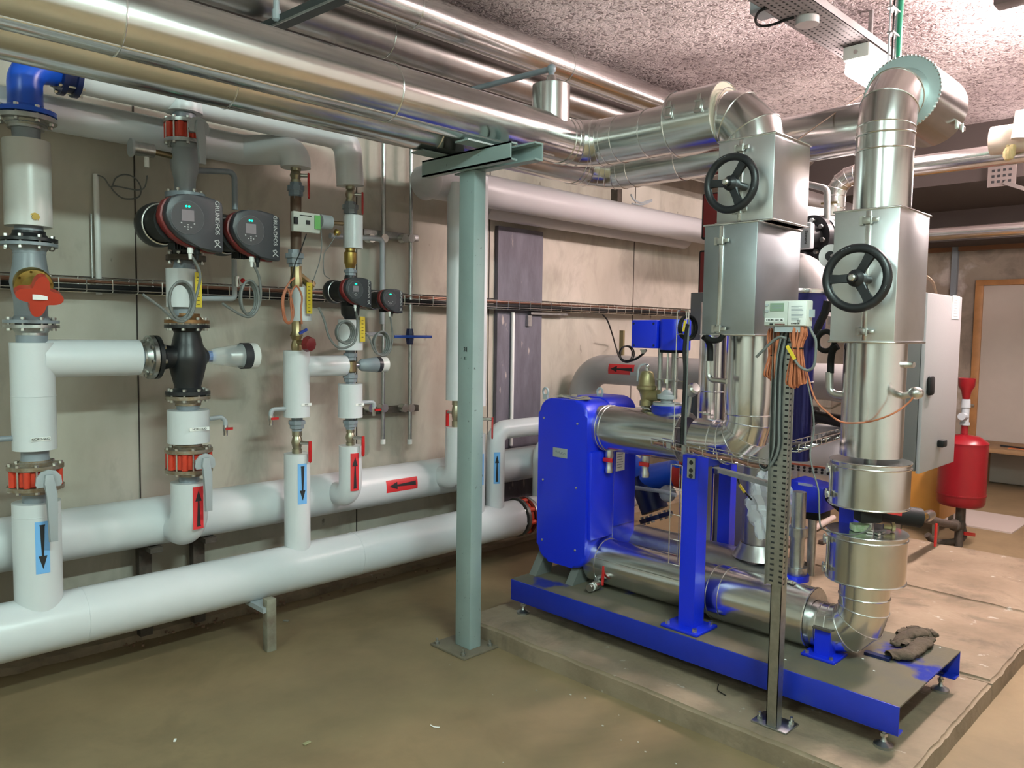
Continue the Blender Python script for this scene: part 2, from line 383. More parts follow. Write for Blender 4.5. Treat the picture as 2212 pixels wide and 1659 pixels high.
def ballvalve(label, X, Y, z0, z1, r, lev=.10, stem=V((.03, -.075, 0)), hm=RED, dz=.02):
    T = thing('ball_valve', label, 'valve', (X, Y, z0)); h = z1-z0; zc = (z0+z1)/2
    part('valve_body', MB().lathe((X, Y, z0), Z_, [(0, r), (h*.22, r), (h*.22, r*.8), (h*.32, r*.95), (h*.5, r*1.15), (h*.68, r*.95), (h*.78, r*.8), (h*.78, r), (h, r)], 12), NICKEL, T)
    lever_down(T, (X, Y, zc), V((0, 0, 0))+stem, lev, hm)
    return T
def latch(par, c, u, v, n, s=1.0, name='latch'):
    c, u, v, n = V(c), V(u), V(v), V(n)
    b = MB().box(c+n*.006*s, (.030*s, .020*s, .008*s), (u, v, n), .002*s); b.box(c+n*.010*s+u*.024*s, (.022*s, .013*s, .006*s), (u, v, n), .002*s)
    b.box(c+n*.003*s-u*.018*s, (.012*s, .026*s, .005*s), (u, v, n)); b.cyl(c+u*.012*s-v*.012*s+n*.012*s, c+u*.012*s+v*.012*s+n*.012*s, .003*s, seg=8)
    part(name, b, BOLT, par)
def cable(label, pts, r, m=RUB, name='cable', cat='cable', group=None, closed=False):
    return solo(name, MB().wire(pts, r, closed=closed), m, label, cat, group)
exec_parts = []
# ================================================================ the room
struct('floor', MB().bx(-3.2, 10, -3.2, 4.3, -.1, 0), FLOORM)
struct('wall_left', MB().bx(-3.2, 10, 4.12, 4.3, 0, 3.5), WALLM)
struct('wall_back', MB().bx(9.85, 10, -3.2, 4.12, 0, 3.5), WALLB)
struct('wall_right', MB().bx(-3.2, 10, -3.35, -3.2, 0, 3.5), WALLP)
struct('wall_front', MB().bx(-3.35, -3.2, -3.35, 4.3, 0, 3.5), WALLP)
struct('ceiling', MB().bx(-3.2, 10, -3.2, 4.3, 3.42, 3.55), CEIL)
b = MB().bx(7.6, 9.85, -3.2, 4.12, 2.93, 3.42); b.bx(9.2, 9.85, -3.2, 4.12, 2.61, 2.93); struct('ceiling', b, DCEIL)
b = MB()  # rough kerb at the foot of the long wall
n = 90; rnd = [random.uniform(-.012, .012) for _ in range(n+1)]
for i in range(n):
    x0, x1 = -1+i*.09, -1+(i+1)*.09
    f = lambda x, k: [V((x, 4.13, 0)), V((x, 4.06+rnd[k], 0)), V((x, 4.065+rnd[k], .035+rnd[-k]*.6)), V((x, 4.13, .045))]
    A, B = f(x0, i), f(x1, i+1)
    for q in range(3): b.quad([A[q], B[q], B[q+1], A[q+1]])
struct('baseboard_left', b, PLINM)
# stepped plinth slabs under the machine
def slab(x0, x1, y0, y1, h, m=PLINM):
    b = MB(); nx, ny = 14, 20
    b.bx(x0, x1, y0, y1, -.01, h)
    bmesh.ops.bevel(b.bm, geom=[e for e in b.bm.edges if all(v.co.z > h-.01 for v in e.verts)], offset=.012, segments=3, affect='EDGES')
    es = [e for e in b.bm.edges if e.calc_length() > .25]
    for _ in range(5): bmesh.ops.subdivide_edges(b.bm, edges=[e for e in b.bm.edges if e.calc_length() > .05], cuts=1, use_grid_fill=True)
    for v in b.bm.verts:
        if v.co.z > h*.35:
            k = .006*noise.noise(v.co*6)+.004*noise.noise(v.co*22); edge = min(abs(v.co.x-x0), abs(v.co.y-y0), abs(v.co.y-y1), abs(v.co.x-x1)) < .02
            if edge: v.co += V((k*.9, k*.9, min(0, k)))
    return struct('trim_1', b, m, 50)
slab(2.69, 3.855, .855, 3.03, .09)
slab(3.863, 4.975, .855, 2.9, .095); slab(4.983, 6.18, .855, 2.9, .10)
# slate-painted pilaster, wall joints
struct('trim_2', MB().bx(3.93, 4.40, 4.085, 4.12, .3, 2.35), PILM)
b = MB()
for x in (.2, 1.45, 2.75, 3.87, 5.6): b.bx(x, x+.006, 4.116, 4.1205, .0, 3.3)
struct('trim_3', b, mat('wall_joint', (.05, .04, .035), .9))
# back wall: door in a wooden frame, post, orange pipe line
b = MB().bx(9.80, 9.85, 2.47, 2.55, .0, 2.17, .004); b.bx(9.80, 9.85, .9, 2.55, 2.17, 2.23, .004); fr = struct('door_1', b, DOORW)
d_ = struct('door_panel', MB().bx(9.825, 9.85, .95, 2.47, .01, 2.17), DOORM); d_.parent = fr
struct('trim_4', MB().bx(9.79, 9.85, 2.74, 2.80, 0, 2.61), GREY)
struct('trim_5', MB().bx(9.80, 9.85, -1, 4.1, 2.56, 2.61), mat('orange_cornice', (.20, .09, .04), .6))
# ================================================================ lights of the room
for i, (x, y, z, L, hw, st, c) in enumerate(LAMPS):
    lab = ['lit batten lamp with cream housing under the perforated ceiling tray', 'long ceiling lamp above the right aisle, outside the picture',
           'long cool white ceiling lamp behind the photographer', 'long cool white ceiling lamp left of the photographer', 'ceiling lamp over the far right aisle, outside the picture'][i]
    T = thing('ceiling_lamp', lab, 'lamp', (x, y, z))
    part('housing', MB().bx(x-L/2, x+L/2, y-hw, y+hw, z+.075, z+.15, .01), LAMPG, T)
    e = mat('lamp_light_%d' % (i+1), (1, 1, 1), .5, emit=c, es=st)
    part('diffuser', MB().bx(x-L/2+.01, x+L/2-.01, y-hw+.005, y+hw-.005, z, z+.075, .02), e, T, 'glowing white diffuser')
    if i != 0: part('hanger', MB().bx(x-.02, x+.02, y-.02, y+.02, z+.15, 3.42), STEEL, T)
    else: part('bolt', MB().cyl((x-L/2-.004, y, z+.11), (x-L/2+.01, y, z+.11), .012, seg=10), BOLT, T)
# ================================================================ piping along the left wall
YR = 3.70
XA, XB, XC, XD = .887, 1.530, 2.102, 2.432
zA, zB, zC, zD = (lambda y, X=X: zat(X, YR, y) for X in (XA, XB, XC, XD))
ZL, ZR = .328, .640
T = ins('large white jacketed pipe running low along the wall just above the floor', [(-1.2, YR, ZL), (3.745, YR, ZL)], .121, name='white_pipe', fac=56)
for x in (1.05, 2.45): part('seam', MB().ring((x, YR, ZL), X_, .1215, .0012, 56, 6), PVC, T)
T = ins('large white jacketed pipe behind and above the low one, red arrow on its right half', [(-1.2, 3.93, ZR), (6.5, 3.93, ZR)], .118, name='white_pipe', fac=56)
s = sticker(T, (0, 3.93, ZR), X_, (-.1, -1, .10), .118, px0 := P(837, 1025, Y=3.82).x, .235, .075, SRED, up=-1)
# bracket post and wall brackets
b = MB().bx(1.816, 1.866, 3.49, 3.54, 0, .265, .004); T = thing('pipe_stand', 'short dusty steel bracket standing on the floor under the low white pipe', 'pipe stand', (1.84, 3.515, 0))
part('post', b, mat('dirty_beige_paint', (.27, .27, .21), .6, 0, .1, 40, .45, 9, c2=(.14, .10, .07)), T)
part('arm', MB().bx(1.80, 1.866, 3.50, 3.72, .20, .225), LGREY, T)
for x in (1.43, 1.70):
    T = thing('pipe_bracket', 'dark steel bracket under the rear white pipe, %s of the pair' % ('left' if x < 1.5 else 'right'), 'bracket', (x, 4.0, .045), 'brackets under the rear white pipe')
    part('post', MB().bx(x-.03, x+.03, 4.0, 4.05, .045, .52), LEAD, T); part('arm', MB().bx(x-.03, x+.03, 3.85, 4.05, .50, .525), LEAD, T)
# ---- riser A (far left)
T = ins('white jacketed pipe standing on the low pipe at far left, blue down arrow', [(XA, YR, ZL+.08), (XA, YR, zA(1083))], .090, name='white_riser', fac=48)
part('seam', MB().ring((XA, YR, zA(1110)), Z_, .0905, .0012, 48, 6), PVC, T)
fA = V((-.14, -1, 0)).normalized()
sticker(T, (XA, YR, 0), Z_, P(92, 1172, Y=3.61)-V((XA, YR, P(92, 1172, Y=3.61).z)), .090, zA(1228), zA(1118)-zA(1228), .052, SBLUE, up=-1)
part('neck', MB().cyl((XA, YR, zA(1083)), (XA, YR, zA(1055)), .052), GREY, T)
butterfly('orange-red butterfly valve with grey lever, above the far left blue arrow', XA, YR, zA(1055), zA(1003), .105, (.05, -1, 0), .245)
T = ins('white jacketed tee at far left with a thick branch to the black valve', [(XA, YR, zA(970)), (XA, YR, zA(740))], .082, name='white_tee', fac=48)
part('neck', MB().lathe((XA, YR, zA(1003)), Z_, [(0, .062), (.03, .052), (zA(968)-zA(1003), .052)]), GREY, T)
zt = zA(775); xe = P(298, 775, Y=YR).x
part('branch', MB().cyl((XA+.03, YR, zt), (xe, YR, zt), .080, seg=48), PVC, T)
part('seam', MB().ring((XA, YR, zA(855)), Z_, .0825, .0012, 48, 6), PVC, T)
part('name_strip', MB().prism([(-.036, -.008), (.036, -.008), (.036, .008), (-.036, .008)], V((XA, YR, zA(944)))+V((.02, -1, 0)).normalized()*.0835, X_, Z_, -Y_, .001), PAPER, T)
text('NORD-SUD', .013, V((XA+.002, YR-.0862, zA(944))), X_, Z_, INK, T)
part('drain_stub', MB().cyl((XA-.6, YR, zA(943)), (XA-.05, YR, zA(943)), .012, seg=16), GREY, T)
flange_joint('galvanised flange pair between the thick white branch and the black valve', (P(330, 775, Y=YR).x, YR, zt), X_, .100, .018, 8, STEEL, BLACK)
x0 = P(300, 775, Y=YR).x; bare('grey pipe neck entering the flange left of the black valve', [(x0-.02, YR, zt), (P(322, 775, Y=YR).x, YR, zt)], .052, GREY, name='pipe_neck')
flange_joint('grey flange pair with a blue tag under the brass-bonneted valve at far left', (XA, YR, zA(700)), Z_, .102, .013, 8, STEEL, GREY)
T = thing('balancing_valve', 'grey valve with brass bonnet and red star handwheel at far left', 'valve', (XA, YR, zA(688)))
part('valve_body', MB().lathe((XA, YR, zA(740)), Z_, [(0, .058), (zA(712)-zA(740), .058), (zA(690)-zA(740), .060), (zA(650)-zA(740), .062), (zA(610)-zA(740), .075), (zA(570)-zA(740), .062), (zA(533)-zA(740), .056), (zA(530)-zA(740), .05)]), GREY, T)
bc = V((XA, YR, zA(604))); bd = V((-.08, -1, -.38)).normalized()
part('bonnet', MB().lathe(bc, bd, [(.03, .066), (.075, .072), (.085, .068), (.09, .045), (.105, .035), (.12, .028), (.16, .022)], 36), GOLD, T)
bolts(T, bc+bd*.078, bd, .062, 8, .02, .006, GOLD)
hc = bc+bd*.17; hu, hv, _ = frame(bd)
star = []
for k in range(64):
    a = 2*pi*k/64; rr = .044+.040*(.5+.5*math.cos(4*a+.5))
    star.append((math.cos(a)*rr, math.sin(a)*rr))
hw = part('handwheel', MB().prism(star, hc, hu, hv, bd, .045), mat('red_star_wheel', (.42, .04, .02), .4), T)
part('cap_plate', MB().box(hc+bd*.047, (.052, .003, .020), (X_, bd, Z_)), WHITE, hw)
flange_joint('bolted flange pair with a red cap nut below the far left white jacket', (XA, YR, zA(524)), Z_, .104, .013, 8, GREY, BLACK)
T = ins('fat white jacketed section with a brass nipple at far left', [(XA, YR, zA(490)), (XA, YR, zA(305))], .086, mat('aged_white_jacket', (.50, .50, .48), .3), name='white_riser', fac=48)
part('neck', MB().lathe((XA, YR, zA(516)), Z_, [(0, .055), (zA(490)-zA(516), .052)]), GREY, T)
part('neck', MB().lathe((XA, YR, zA(306)), Z_, [(0, .05), (zA(280)-zA(306), .052), (zA(268)-zA(306), .075)]), GREY, T)
nb = P(76, 467, Y=YR-.08); part('nipple', MB().lathe(nb+V((0, .02, 0)), (-.1, -1, -.15), [(0, .018), (.026, .018), (.026, .012), (.036, .012)], 8), GOLD, T)
zf = zA(252)
flange_joint('bolted flange pair under the bright blue elbow', (XA, YR, zf), Z_, .112, .018, 8, STEEL, BLUEP)
ZH2 = zat(1.75, YR, 283)+.0
T = thing('blue_elbow', 'bright blue cast elbow at the top of the far left riser', 'pipe elbow', (XA, YR, zf+.03))
part('elbow', MB().tube([(XA, YR, zf+.02), (XA, YR, zf+.20), (XA+.13, YR+.02, zf+.22)], .064, .085, 8, 32), BLUEP, T)
T = thing('check_valve', 'dark blue bolted flange between the bright blue elbow and the upper header', 'valve', (XA+.14, YR+.02, zf+.12))
part('flange', MB().lathe((XA+.13, YR+.02, zf+.22), X_, [(0, .075), (0, .10), (.02, .10), (.022, .085), (.05, .085), (.052, .10), (.072, .10), (.072, .07)], 36), DBLUE, T)
bolts(T, (XA+.166, YR+.02, zf+.22), X_, .085, 8, .1, .009)
# ---- upper headers
H2 = zf+.215
T = ins('white jacketed upper header running from the dark blue flange to the fourth riser', [(XA+.20, YR+.02, H2), (XD-.02, YR, H2-.02), (XD, YR, zD(402))], .074, name='white_header', bend=.10, fac=48)
T = ins('white jacketed header behind, turning down into the third riser', [(-1.2, 3.93, 2.54), (XC-.17, 3.93, 2.52), (XC, YR, 2.515), (XC, YR, zC(363))], .076, name='white_header', bend=.075, fac=48)
# ---- riser B
bnd = .10
T = ins('white jacketed elbow rising from the rear pipe, red up arrow', [(XB, 3.93, ZR-.02), (XB, YR, ZR-.02), (XB, YR, zB(1040))], .083, name='white_elbow', bend=bnd, fac=48)
pf = P(428, 1090, Y=3.62); sticker(T, (XB, YR, 0), Z_, (pf.x-XB, pf.y-YR, 0), .083, zB(1136), zB(1046)-zB(1136), .052, SRED, up=1)
part('neck', MB().cyl((XB, YR, zB(1041)), (XB, YR, zB(1018)), .046), GREY, T)
butterfly('orange-red butterfly valve with grey lever, above the red up arrow', XB, YR, zB(1018), zB(968), .107, (.05, -1, 0), .22)
T = ins('short white jacketed spool below the black three-way valve', [(XB, YR, zB(955)), (XB, YR, zB(885))], .094, name='white_spool', fac=48)
part('neck', MB().lathe((XB, YR, zB(970)), Z_, [(0, .062), (zB(955)-zB(970), .05)]), GREY, T); part('neck', MB().lathe((XB, YR, zB(886)), Z_, [(0, .048), (zB(862)-zB(886), .062)]), GREY, T)
part('name_strip', MB().box((XB+.012, YR-.095, zB(923)), (.094, .002, .016)), PAPER, T); text('NORD-SUD', .013, (XB+.012, YR-.0963, zB(923)), X_, Z_, INK, T)
T = thing('sampling_tap', 'small elbow tap with red handle right of the short white spool', 'tap', (XB+.2, YR, zB(935)))
tx = P(487, 915, Y=YR).x
part('pipe', MB().tube([(XB+.10, YR, zB(908)), (tx-.02, YR, zB(906)), (tx, YR, zB(906)-.02), (tx, YR, zB(925))], .011, .02, 4, 14), LGREY, T)
part('tap_body', MB().lathe((tx, YR, zB(925)), (0, 0, -1), [(0, .012), (.02, .014), (.03, .010), (.05, .010)], 10), BOLT, T); part('handle', MB().box((tx+.01, YR-.02, zB(932)), (.035, .008, .012)), RED, T)
flange_joint('rust-stained flange pair under the black three-way valve', (XB, YR, zB(853)), Z_, .100, .016, 8, RUSTY, BLACK)
T = thing('three_way_valve', 'black cast iron three-way valve body between stacked flanges', 'valve', (XB, YR, zB(842)))
zm = (zB(775)); h1 = zB(842); h2 = zB(706)
part('valve_body', MB().lathe((XB, YR, h1), Z_, [(0, .060), (.02, .060), ((zm-h1)*.45, .072), (zm-h1-.01, .088), (zm-h1+.02, .088), ((h2-h1)*.72, .070), ((h2-h1)-.02, .056), (h2-h1, .060)], 36), BLACK, T)
part('inlet', MB().lathe((P(345, 775, Y=YR).x, YR, zt), X_, [(0, .072), (.012, .060), (.05, .052), (XB-P(345, 775, Y=YR).x-.03, .066)], 36), BLACK, T)
xb = P(445, 775, Y=YR).x
part('bonnet', MB().lathe((XB+.04, YR, zt), X_, [(0, .075), (xb-XB-.05, .045), (xb-XB-.035, .03)], 30), BLACK, T)
T = thing('valve_actuator', 'transparent valve actuator with white cap pointing right from the black valve', 'actuator', (xb, YR, zt-.05))
x2, x3, x4 = P(520, 775, Y=YR).x, P(537, 775, Y=YR).x, P(552, 775, Y=YR).x
part('collar', MB().cyl((xb-.004, YR, zt), (xb+.04, YR, zt), .026, seg=8), mat('pale_blue_plastic', (.2, .28, .5), .4), T)
part('spindle', MB().cyl((xb+.03, YR, zt), (x2-.03, YR, zt), .009, seg=14), BOLT, T)
part('gear', MB().lathe((x2-.075, YR, zt), X_, [(0, .020), (.01, .038), (.065, .048)], 24), STEEL, T)
part('housing', MB().lathe((xb+.02, YR, zt), X_, [(0, .036), (x2-xb-.02, .062)], 30, caps=False), GLASSY, T)
part('band', MB().cyl((x2, YR, zt), (x3, YR, zt), .065, seg=36), DARK, T); part('cap', MB().lathe((x3, YR, zt), X_, [(0, .066), (x4-x3, .063), (x4-x3+.002, .058)], 36), WHITE, T)
T = flange_joint('copper-stained flange pair on top of the black three-way valve', (XB, YR, zB(700)), Z_, .100, .016, 8, BLACK, mat('rusty_orange_flange', (.38, .2, .09), .4, .8, .1, 30, .5, 20))
T = ins('white jacketed section with yellow scale strip and cable loop, below the big pump', [(XB-.025, YR, zB(664)), (XB-.025, YR, zB(582))], .066, name='white_spool', fac=40)
part('neck', MB().cyl((XB-.015, YR, zB(692)), (XB-.015, YR, zB(664)), .046), GREY, T); part('neck', MB().lathe((XB-.01, YR, zB(583)), Z_, [(0, .05), (zB(562)-zB(583), .042)]), GREY, T)
def scale_strip(x0, x1, y0, y1, Y):
    a = P(x0, y0, Y=Y); c = P(x1, y1, Y=Y); xm = (a.x+c.x)/2
    T = thing('yellow_strip', 'yellow marker strip with black ticks fixed to %s' % scale_strip.w, 'marker strip', (xm, Y, c.z))
    part('strip', MB().bx(a.x, c.x, Y-.003, Y+.003, c.z, a.z), YEL, T); bb = MB(); k = a.z-.02
    while k > c.z+.01: bb.bx(xm-.008, xm+.004, Y-.0045, Y-.003, k-.003, k); k -= .018
    part('ticks', bb, INK, T)
scale_strip.w = 'the white jacket below the big pump'; scale_strip(421, 436, 588, 664, 3.60)
def loop(label, cx, cy, rx, ry, Y, r, m, tail=None, n=2):
    b = MB(); c = P(cx, cy, Y=Y); ex = P(cx+rx, cy, Y=Y)-c; rz = abs(P(cx, cy-ry, Y=Y).z-c.z); rxx = abs(ex.x)
    for j in range(n):
        b.tube([c+V((math.cos(2*pi*k/28)*rxx*(1-.06*j), .012*j, math.sin(2*pi*k/28)*rz*(1-.05*j))) for k in range(28)], r, seg=8, closed=True)
    if tail: b.wire([GL[t]+V((0, 0, .02)) if isinstance(t, int) else P(t[0], t[1], Y=Y) for t in tail], r)
    return solo('cable_loop', b, m, label, 'cable')
# ---- pumps
GL = []
def pump(label, cx, cy, Yf, s, clampoff, mounts=True, text_=True, screen=True, led=((0, 0),)):
    """circulator head: (cx, cy) = dial centre in the photograph, Yf = plane of its front, s = metres per unit of the outline (1 = .26 m)"""
    c = P(cx, cy, Y=Yf); T = thing('circulator_pump', label, 'pump', (c.x, c.y, c.z-.13*s))
    out = [(-.088, .01), (-.082, .045), (-.066, .075), (-.04, .092), (.0, .098), (.06, .100), (.115, .092), (.150, .078), (.154, .06), (.154, -.125), (.150, -.134), (.10, -.132), (.05, -.118), (0, -.100), (-.035, -.078), (-.065, -.045), (-.084, -.015)]
    out = [(a*s, b_*s) for a, b_ in out]
    part('control_box', MB().prism(out, c, X_, Z_, Y_, .045*s, .006*s), DARK, T)
    part('red_housing', MB().prism([(a*.99-.010*s, b_*.99-.004*s) for a, b_ in out], c+V((0, .045*s, 0)), X_, Z_, Y_, .045*s, .006*s), MAROON, T)
    bc = c+V((clampoff*.2, .09*s, -.008*s))
    part('motor', MB().lathe(bc, Y_, [(0, .092*s), (.06*s, .084*s), (.13*s, .080*s), (.2*s, .078*s)], 36), RUB, T)
    part('clamp_ring', MB().ring(bc+V((0, .145*s, 0)), Y_, .086*s, .005*s), BOLT if s > .8 else STEEL, T)
    part('volute', MB().lathe(bc+V((0, .15*s, 0)), Y_, [(0, .084*s), (.03*s, .098*s), (.07*s, .096*s), (.11*s, .07*s), (.12*s, .04*s)], 30), BLACK, T)
    d = part('dial', MB().cyl(c, c-V((0, .004*s, 0)), .068*s, seg=48), DISP, T)
    part('dial_rim', MB().ring(c-V((0, .002*s, 0)), Y_, .069*s, .0018*s, 48, 6), mat('dial_rim_grey', (.11, .11, .12), .4) if 'dial_rim_grey' not in bpy.data.materials else bpy.data.materials['dial_rim_grey'], T)
    if screen: part('screen', MB().box(c+V((0, -.0050*s, .008*s)), (.052*s, .002, .046*s)), SCREEN, d)
    for sx in (-.006, .006): part('led', MB().ball(c+V((sx*s, -.005*s, .046*s)), .0042*s), LED, d)
    bb = MB()
    for ax_, az in ((0, -.030), (0, -.048), (-.013, -.039), (.013, -.039), (0, -.039), (-.027, -.024), (.027, -.024)): bb.box(c+V((ax_*s, -.0048*s, az*s)), (.006*s, .001, .0045*s))
    part('buttons', bb, LETTER, d)
    if text_:
        text('GRUNDFOS', .027*s, c+V((.127*s, -.0015, .012*s)), -Z_, X_, LETTER, T)
        bb = MB(); q = c+V((.128*s, -.0012, -.098*s))
        for p_, e_ in (((-.012, .012), (.002, .016)), ((.002, .016), (.008, .008)), ((.008, .008), (-.012, -.014)), ((-.002, -.002), (.014, -.014)), ((-.012, .010), (-.004, .002))):
            a1, a2 = V((p_[0]*s, 0, p_[1]*s)), V((e_[0]*s, 0, e_[1]*s)); m_ = q+(a1+a2)/2; dd = a2-a1
            bb.box(m_, (dd.length+.003*s, .0012, .004*s), (dd.normalized(), Y_, dd.normalized().cross(Y_)))
        part('emblem', bb, LETTER, T)
    GL.append(c+V((.03*s, .05*s, -.165*s)))
    for k, gx in enumerate((.03, .06)):
        g = part('cable_gland', MB().lathe(c+V((gx*s, .05*s, -.118*s)), (0, 0, -1), [(0, .012*s), (.025*s, .012*s), (.025*s, .008*s), (.05*s, .006*s)], 10), WHITE if k == 0 else RUB, T)
    bb = MB()
    for k in range(6): bb.bx(c.x-.02*s+k*.012*s, c.x-.017*s+k*.012*s, c.y+.09*s, c.y+.16*s, c.z-.125*s, c.z-.095*s)
    part('cooling_fins', bb, RUB, T)
    return T
Yp = 3.30
pump('largest black and dark red circulator pump head on the second riser', 405, 470, Yp, 1.0, -.055)
pump('second large pump head, right of and behind the largest one', 541, 498, Yp, .93, -.05)
loop('grey cable loop hanging under the biggest pump', 394, 650, 27, 42, 3.36, .006, WIRE, [0, (432, 590), (424, 640), (405, 688), (380, 692), (345, 662), (308, 636)], 3)
loop('grey cable loop hanging under the second big pump', 540, 644, 19, 38, 3.36, .006, WIRE, [1, (560, 600), (562, 650), (545, 682), (520, 680), (480, 655)], 3)
T = thing('pump_casting', 'black cast twin pump housing with flanges behind the two large pump heads', 'pump', (XB, YR, zB(560)))
part('casting', MB().lathe((XB, YR, zB(562)), Z_, [(0, .055), (.06, .065), (.10, .085), (.2, .085), (zB(430)-zB(562)-.04, .06), (zB(430)-zB(562), .055)], 30), BLACK, T)
part('housing', MB().bx(XB-.09, XB+.38, YR-.06, YR+.05, zB(520), zB(455), .03), BLACK, T)
for zz, m in ((zB(558), LEAD), (zB(424), GREY)):
    part('flange', MB().cyl((XB, YR, zz-.012), (XB, YR, zz+.012), .088, seg=36), m, T); bolts(T, (XB, YR, zz), Z_, .07, 6, .055, .009)
T = thing('reducer', 'grey painted bulging pipe reducer above the largest pump', 'pipe fitting', (XB, YR, zB(415)))
z0 = zB(416); part('reducer', MB().lathe((XB, YR, z0), Z_, [(0, .046), ((zB(390)-z0), .048), ((zB(362)-z0), .062), ((zB(340)-z0), .064), ((zB(322)-z0), .052), ((zB(312)-z0), .06)], 36), mat('pale_grey_paint', (.26, .29, .31), .35, 0, .03, 40), T)
zz = zB(340)
T = thing('temperature_sensor', 'round grey sensor head on a brass stub left of the grey reducer', 'sensor', P(318, 335, Y=YR-.02))
xs = P(318, 338, Y=YR).x
part('stub', MB().cyl((XB-.05, YR, zz-.005), (xs, YR-.02, zz), .013, seg=14), BRASS, T); part('head', MB().cyl((xs-.07, YR-.02, zz), (xs+.02, YR-.02, zz), .030, seg=24), STEEL, T)
part('cap', MB().cyl((xs-.08, YR-.02, zz), (xs-.07, YR-.02, zz), .040, seg=24), LGREY, T); part('gland', MB().cyl((xs-.01, YR-.02, zz-.03), (xs-.01, YR-.02, zz-.075), .010, seg=10), WHITE, T)
butterfly('orange-red butterfly valve with round grey gearbox, at the top of the second riser', XB, YR, zB(312), zB(262), .088, (.05, -1, 0), .16, top=STEEL)
T = ins('short white jacketed stub under the upper header, above the top butterfly valve', [(XB, YR, zB(245)), (XB, YR, H2)], .082, name='white_stub', fac=40)
part('neck', MB().cyl((XB, YR, zB(264)), (XB, YR, zB(245)), .05), GREY, T)
# thin grey pipe with the second pump
xv = P(519, 400, Y=YR).x
bare('thin grey pipe running right from the reducer and down to the second pump head', [(XB+.05, YR+.06, zB(360)), (xv, YR+.06, zat(xv, YR, 368)), (xv, YR+.06, zat(xv, YR, 450))], .014, GREY, .03)
bare('thin grey pipe below the second large pump head with a side branch', [(P(516, 560, Y=YR).x, YR+.05, zat(xv, YR, 560)), (P(516, 560, Y=YR).x, YR+.05, zat(xv, YR, 645)), (XB+.03, YR+.05, zat(xv, YR, 648))], .013, LGREY, .02)
T = thing('drain_tap', 'tiny tap with red knob beside the second cable loop', 'tap', P(515, 612, Y=YR)); q = P(512, 606, Y=YR)
part('tap_body', MB().cyl(q-V((0, 0, .03)), q+V((0, 0, .02)), .01, seg=10), BOLT, T); part('handle', MB().ball(q+V((.02, -.02, 0)), .012), RED, T)
# ---- riser C
T = ins('slim white jacketed riser standing on the low pipe, blue down arrow', [(XC, YR, ZL+.08), (XC, YR, zC(979))], .0675, name='white_riser', fac=40)
pf = P(654, 1040, Y=3.63); sticker(T, (XC, YR, 0), Z_, (pf.x-XC, pf.y-YR, 0), .0675, zC(1084), zC(998)-zC(1084), .050, SBLUE, up=-1)
ballvalve('brass ball valve with red lever at the foot of the third riser', XC, YR, zC(981), zC(930), .026, .095, V((.03, -.075, 0)))
union('grey threaded union above the brass ball valve of the third riser', XC, YR, zC(931), zC(902), .028)
T = ins('slim white jacketed tee of the third riser with branch to the right', [(XC, YR, zC(900)), (XC, YR, zC(757))], .0675, name='white_tee', fac=40)
zt2 = zC(792); xe = P(744, 792, Y=YR).x; part('branch', MB().cyl((XC+.03, YR, zt2), (xe, YR, zt2), .056, seg=40), PVC, T)
part('name_strip', MB().box((XC+.016, YR-.069, zC(872)), (.06, .002, .013)), PAPER, T); text('SUD', .011, (XC+.016, YR-.0703, zC(872)), X_, Z_, INK, T)
for lab, xx, yy, side, X0 in (('small elbow tap with red handle left of the third riser', 585, 885, -1, XC), ('small elbow tap with red handle right of the fourth riser', 808, 868, 1, XD)):
    q = P(xx, yy, Y=YR); T = thing('sampling_tap', lab, 'tap', (q.x, YR, q.z-.07))
    part('pipe', MB().tube([(X0+side*.06, YR, q.z), (q.x, YR, q.z), (q.x, YR, q.z-.03)], .0115, .02, 4, 14), LGREY, T)
    part('tap_body', MB().lathe((q.x, YR, q.z-.03), (0, 0, -1), [(0, .012), (.02, .014), (.03, .010), (.05, .010)], 10), BOLT, T); part('handle', MB().box((q.x+.012, YR-.02, q.z-.045), (.038, .01, .012)), RED, T)
T = thing('balancing_valve', 'small brass valve with dark red knob on top of the third riser tee', 'valve', (XC, YR, zC(757)))
part('valve_body', MB().lathe((XC, YR, zC(760)), Z_, [(0, .024), (.03, .03), (.06, .022), (.085, .034), (.11, .024), (zC(694)-zC(760), .026)], 10), BRASS, T)
q = P(660, 742, Y=YR-.10); part('stem', MB().cyl((XC, YR, zC(738)), q, .013, seg=12), BRASS, T)
part('knob', MB().lathe(q, (.3, -1, -.1), [(0, .03), (.01, .042), (.04, .036), (.045, .02)], 8), MAROON, T)
part('blue_lever', MB().box(P(655, 716, Y=YR-.04), (.05, .008, .014), (V((1, 0, .5)).normalized(), Y_, V((-.5, 0, 1)).normalized())), mat('blue_tag', (.02, .05, .3), .4), T)
T = ins('short slim white jacket of the third riser behind coiled orange wire', [(XC+.03, YR, zC(693)), (XC+.03, YR, zC(620))], .050, name='white_spool', fac=36)
scale_strip.w = 'the short slim jacket of the third riser'; scale_strip(662, 674, 610, 678, 3.62)
T = thing('strainer', 'brass Y strainer with copper neck above the short slim jacket', 'pipe fitting', (XC, YR, zC(622)))
part('valve_body', MB().lathe((XC, YR, zC(622)), Z_, [(0, .03), (.03, .034), (.07, .028), (zC(575)-zC(622), .03)], 10), BRASS, T)
part('y_leg', MB().lathe((XC, YR, zC(590)), (.8, -.1, -.6), [(0, .022), (.09, .022), (.09, .03), (.11, .03)], 8), BRASS, T)
union('grey union between brown pipe and brass strainer', XC-.01, YR, zC(577), zC(540), .030)
bare('brown oxidised pipe behind the small circuit board on the third riser', [(XC, YR, zC(545)), (XC, YR, zC(425))], .028, BROWN)
union('blue-grey union near the top of the third riser', XC, YR, zC(430), zC(394), .028, mat('blue_grey_paint', (.18, .23, .28), .4))
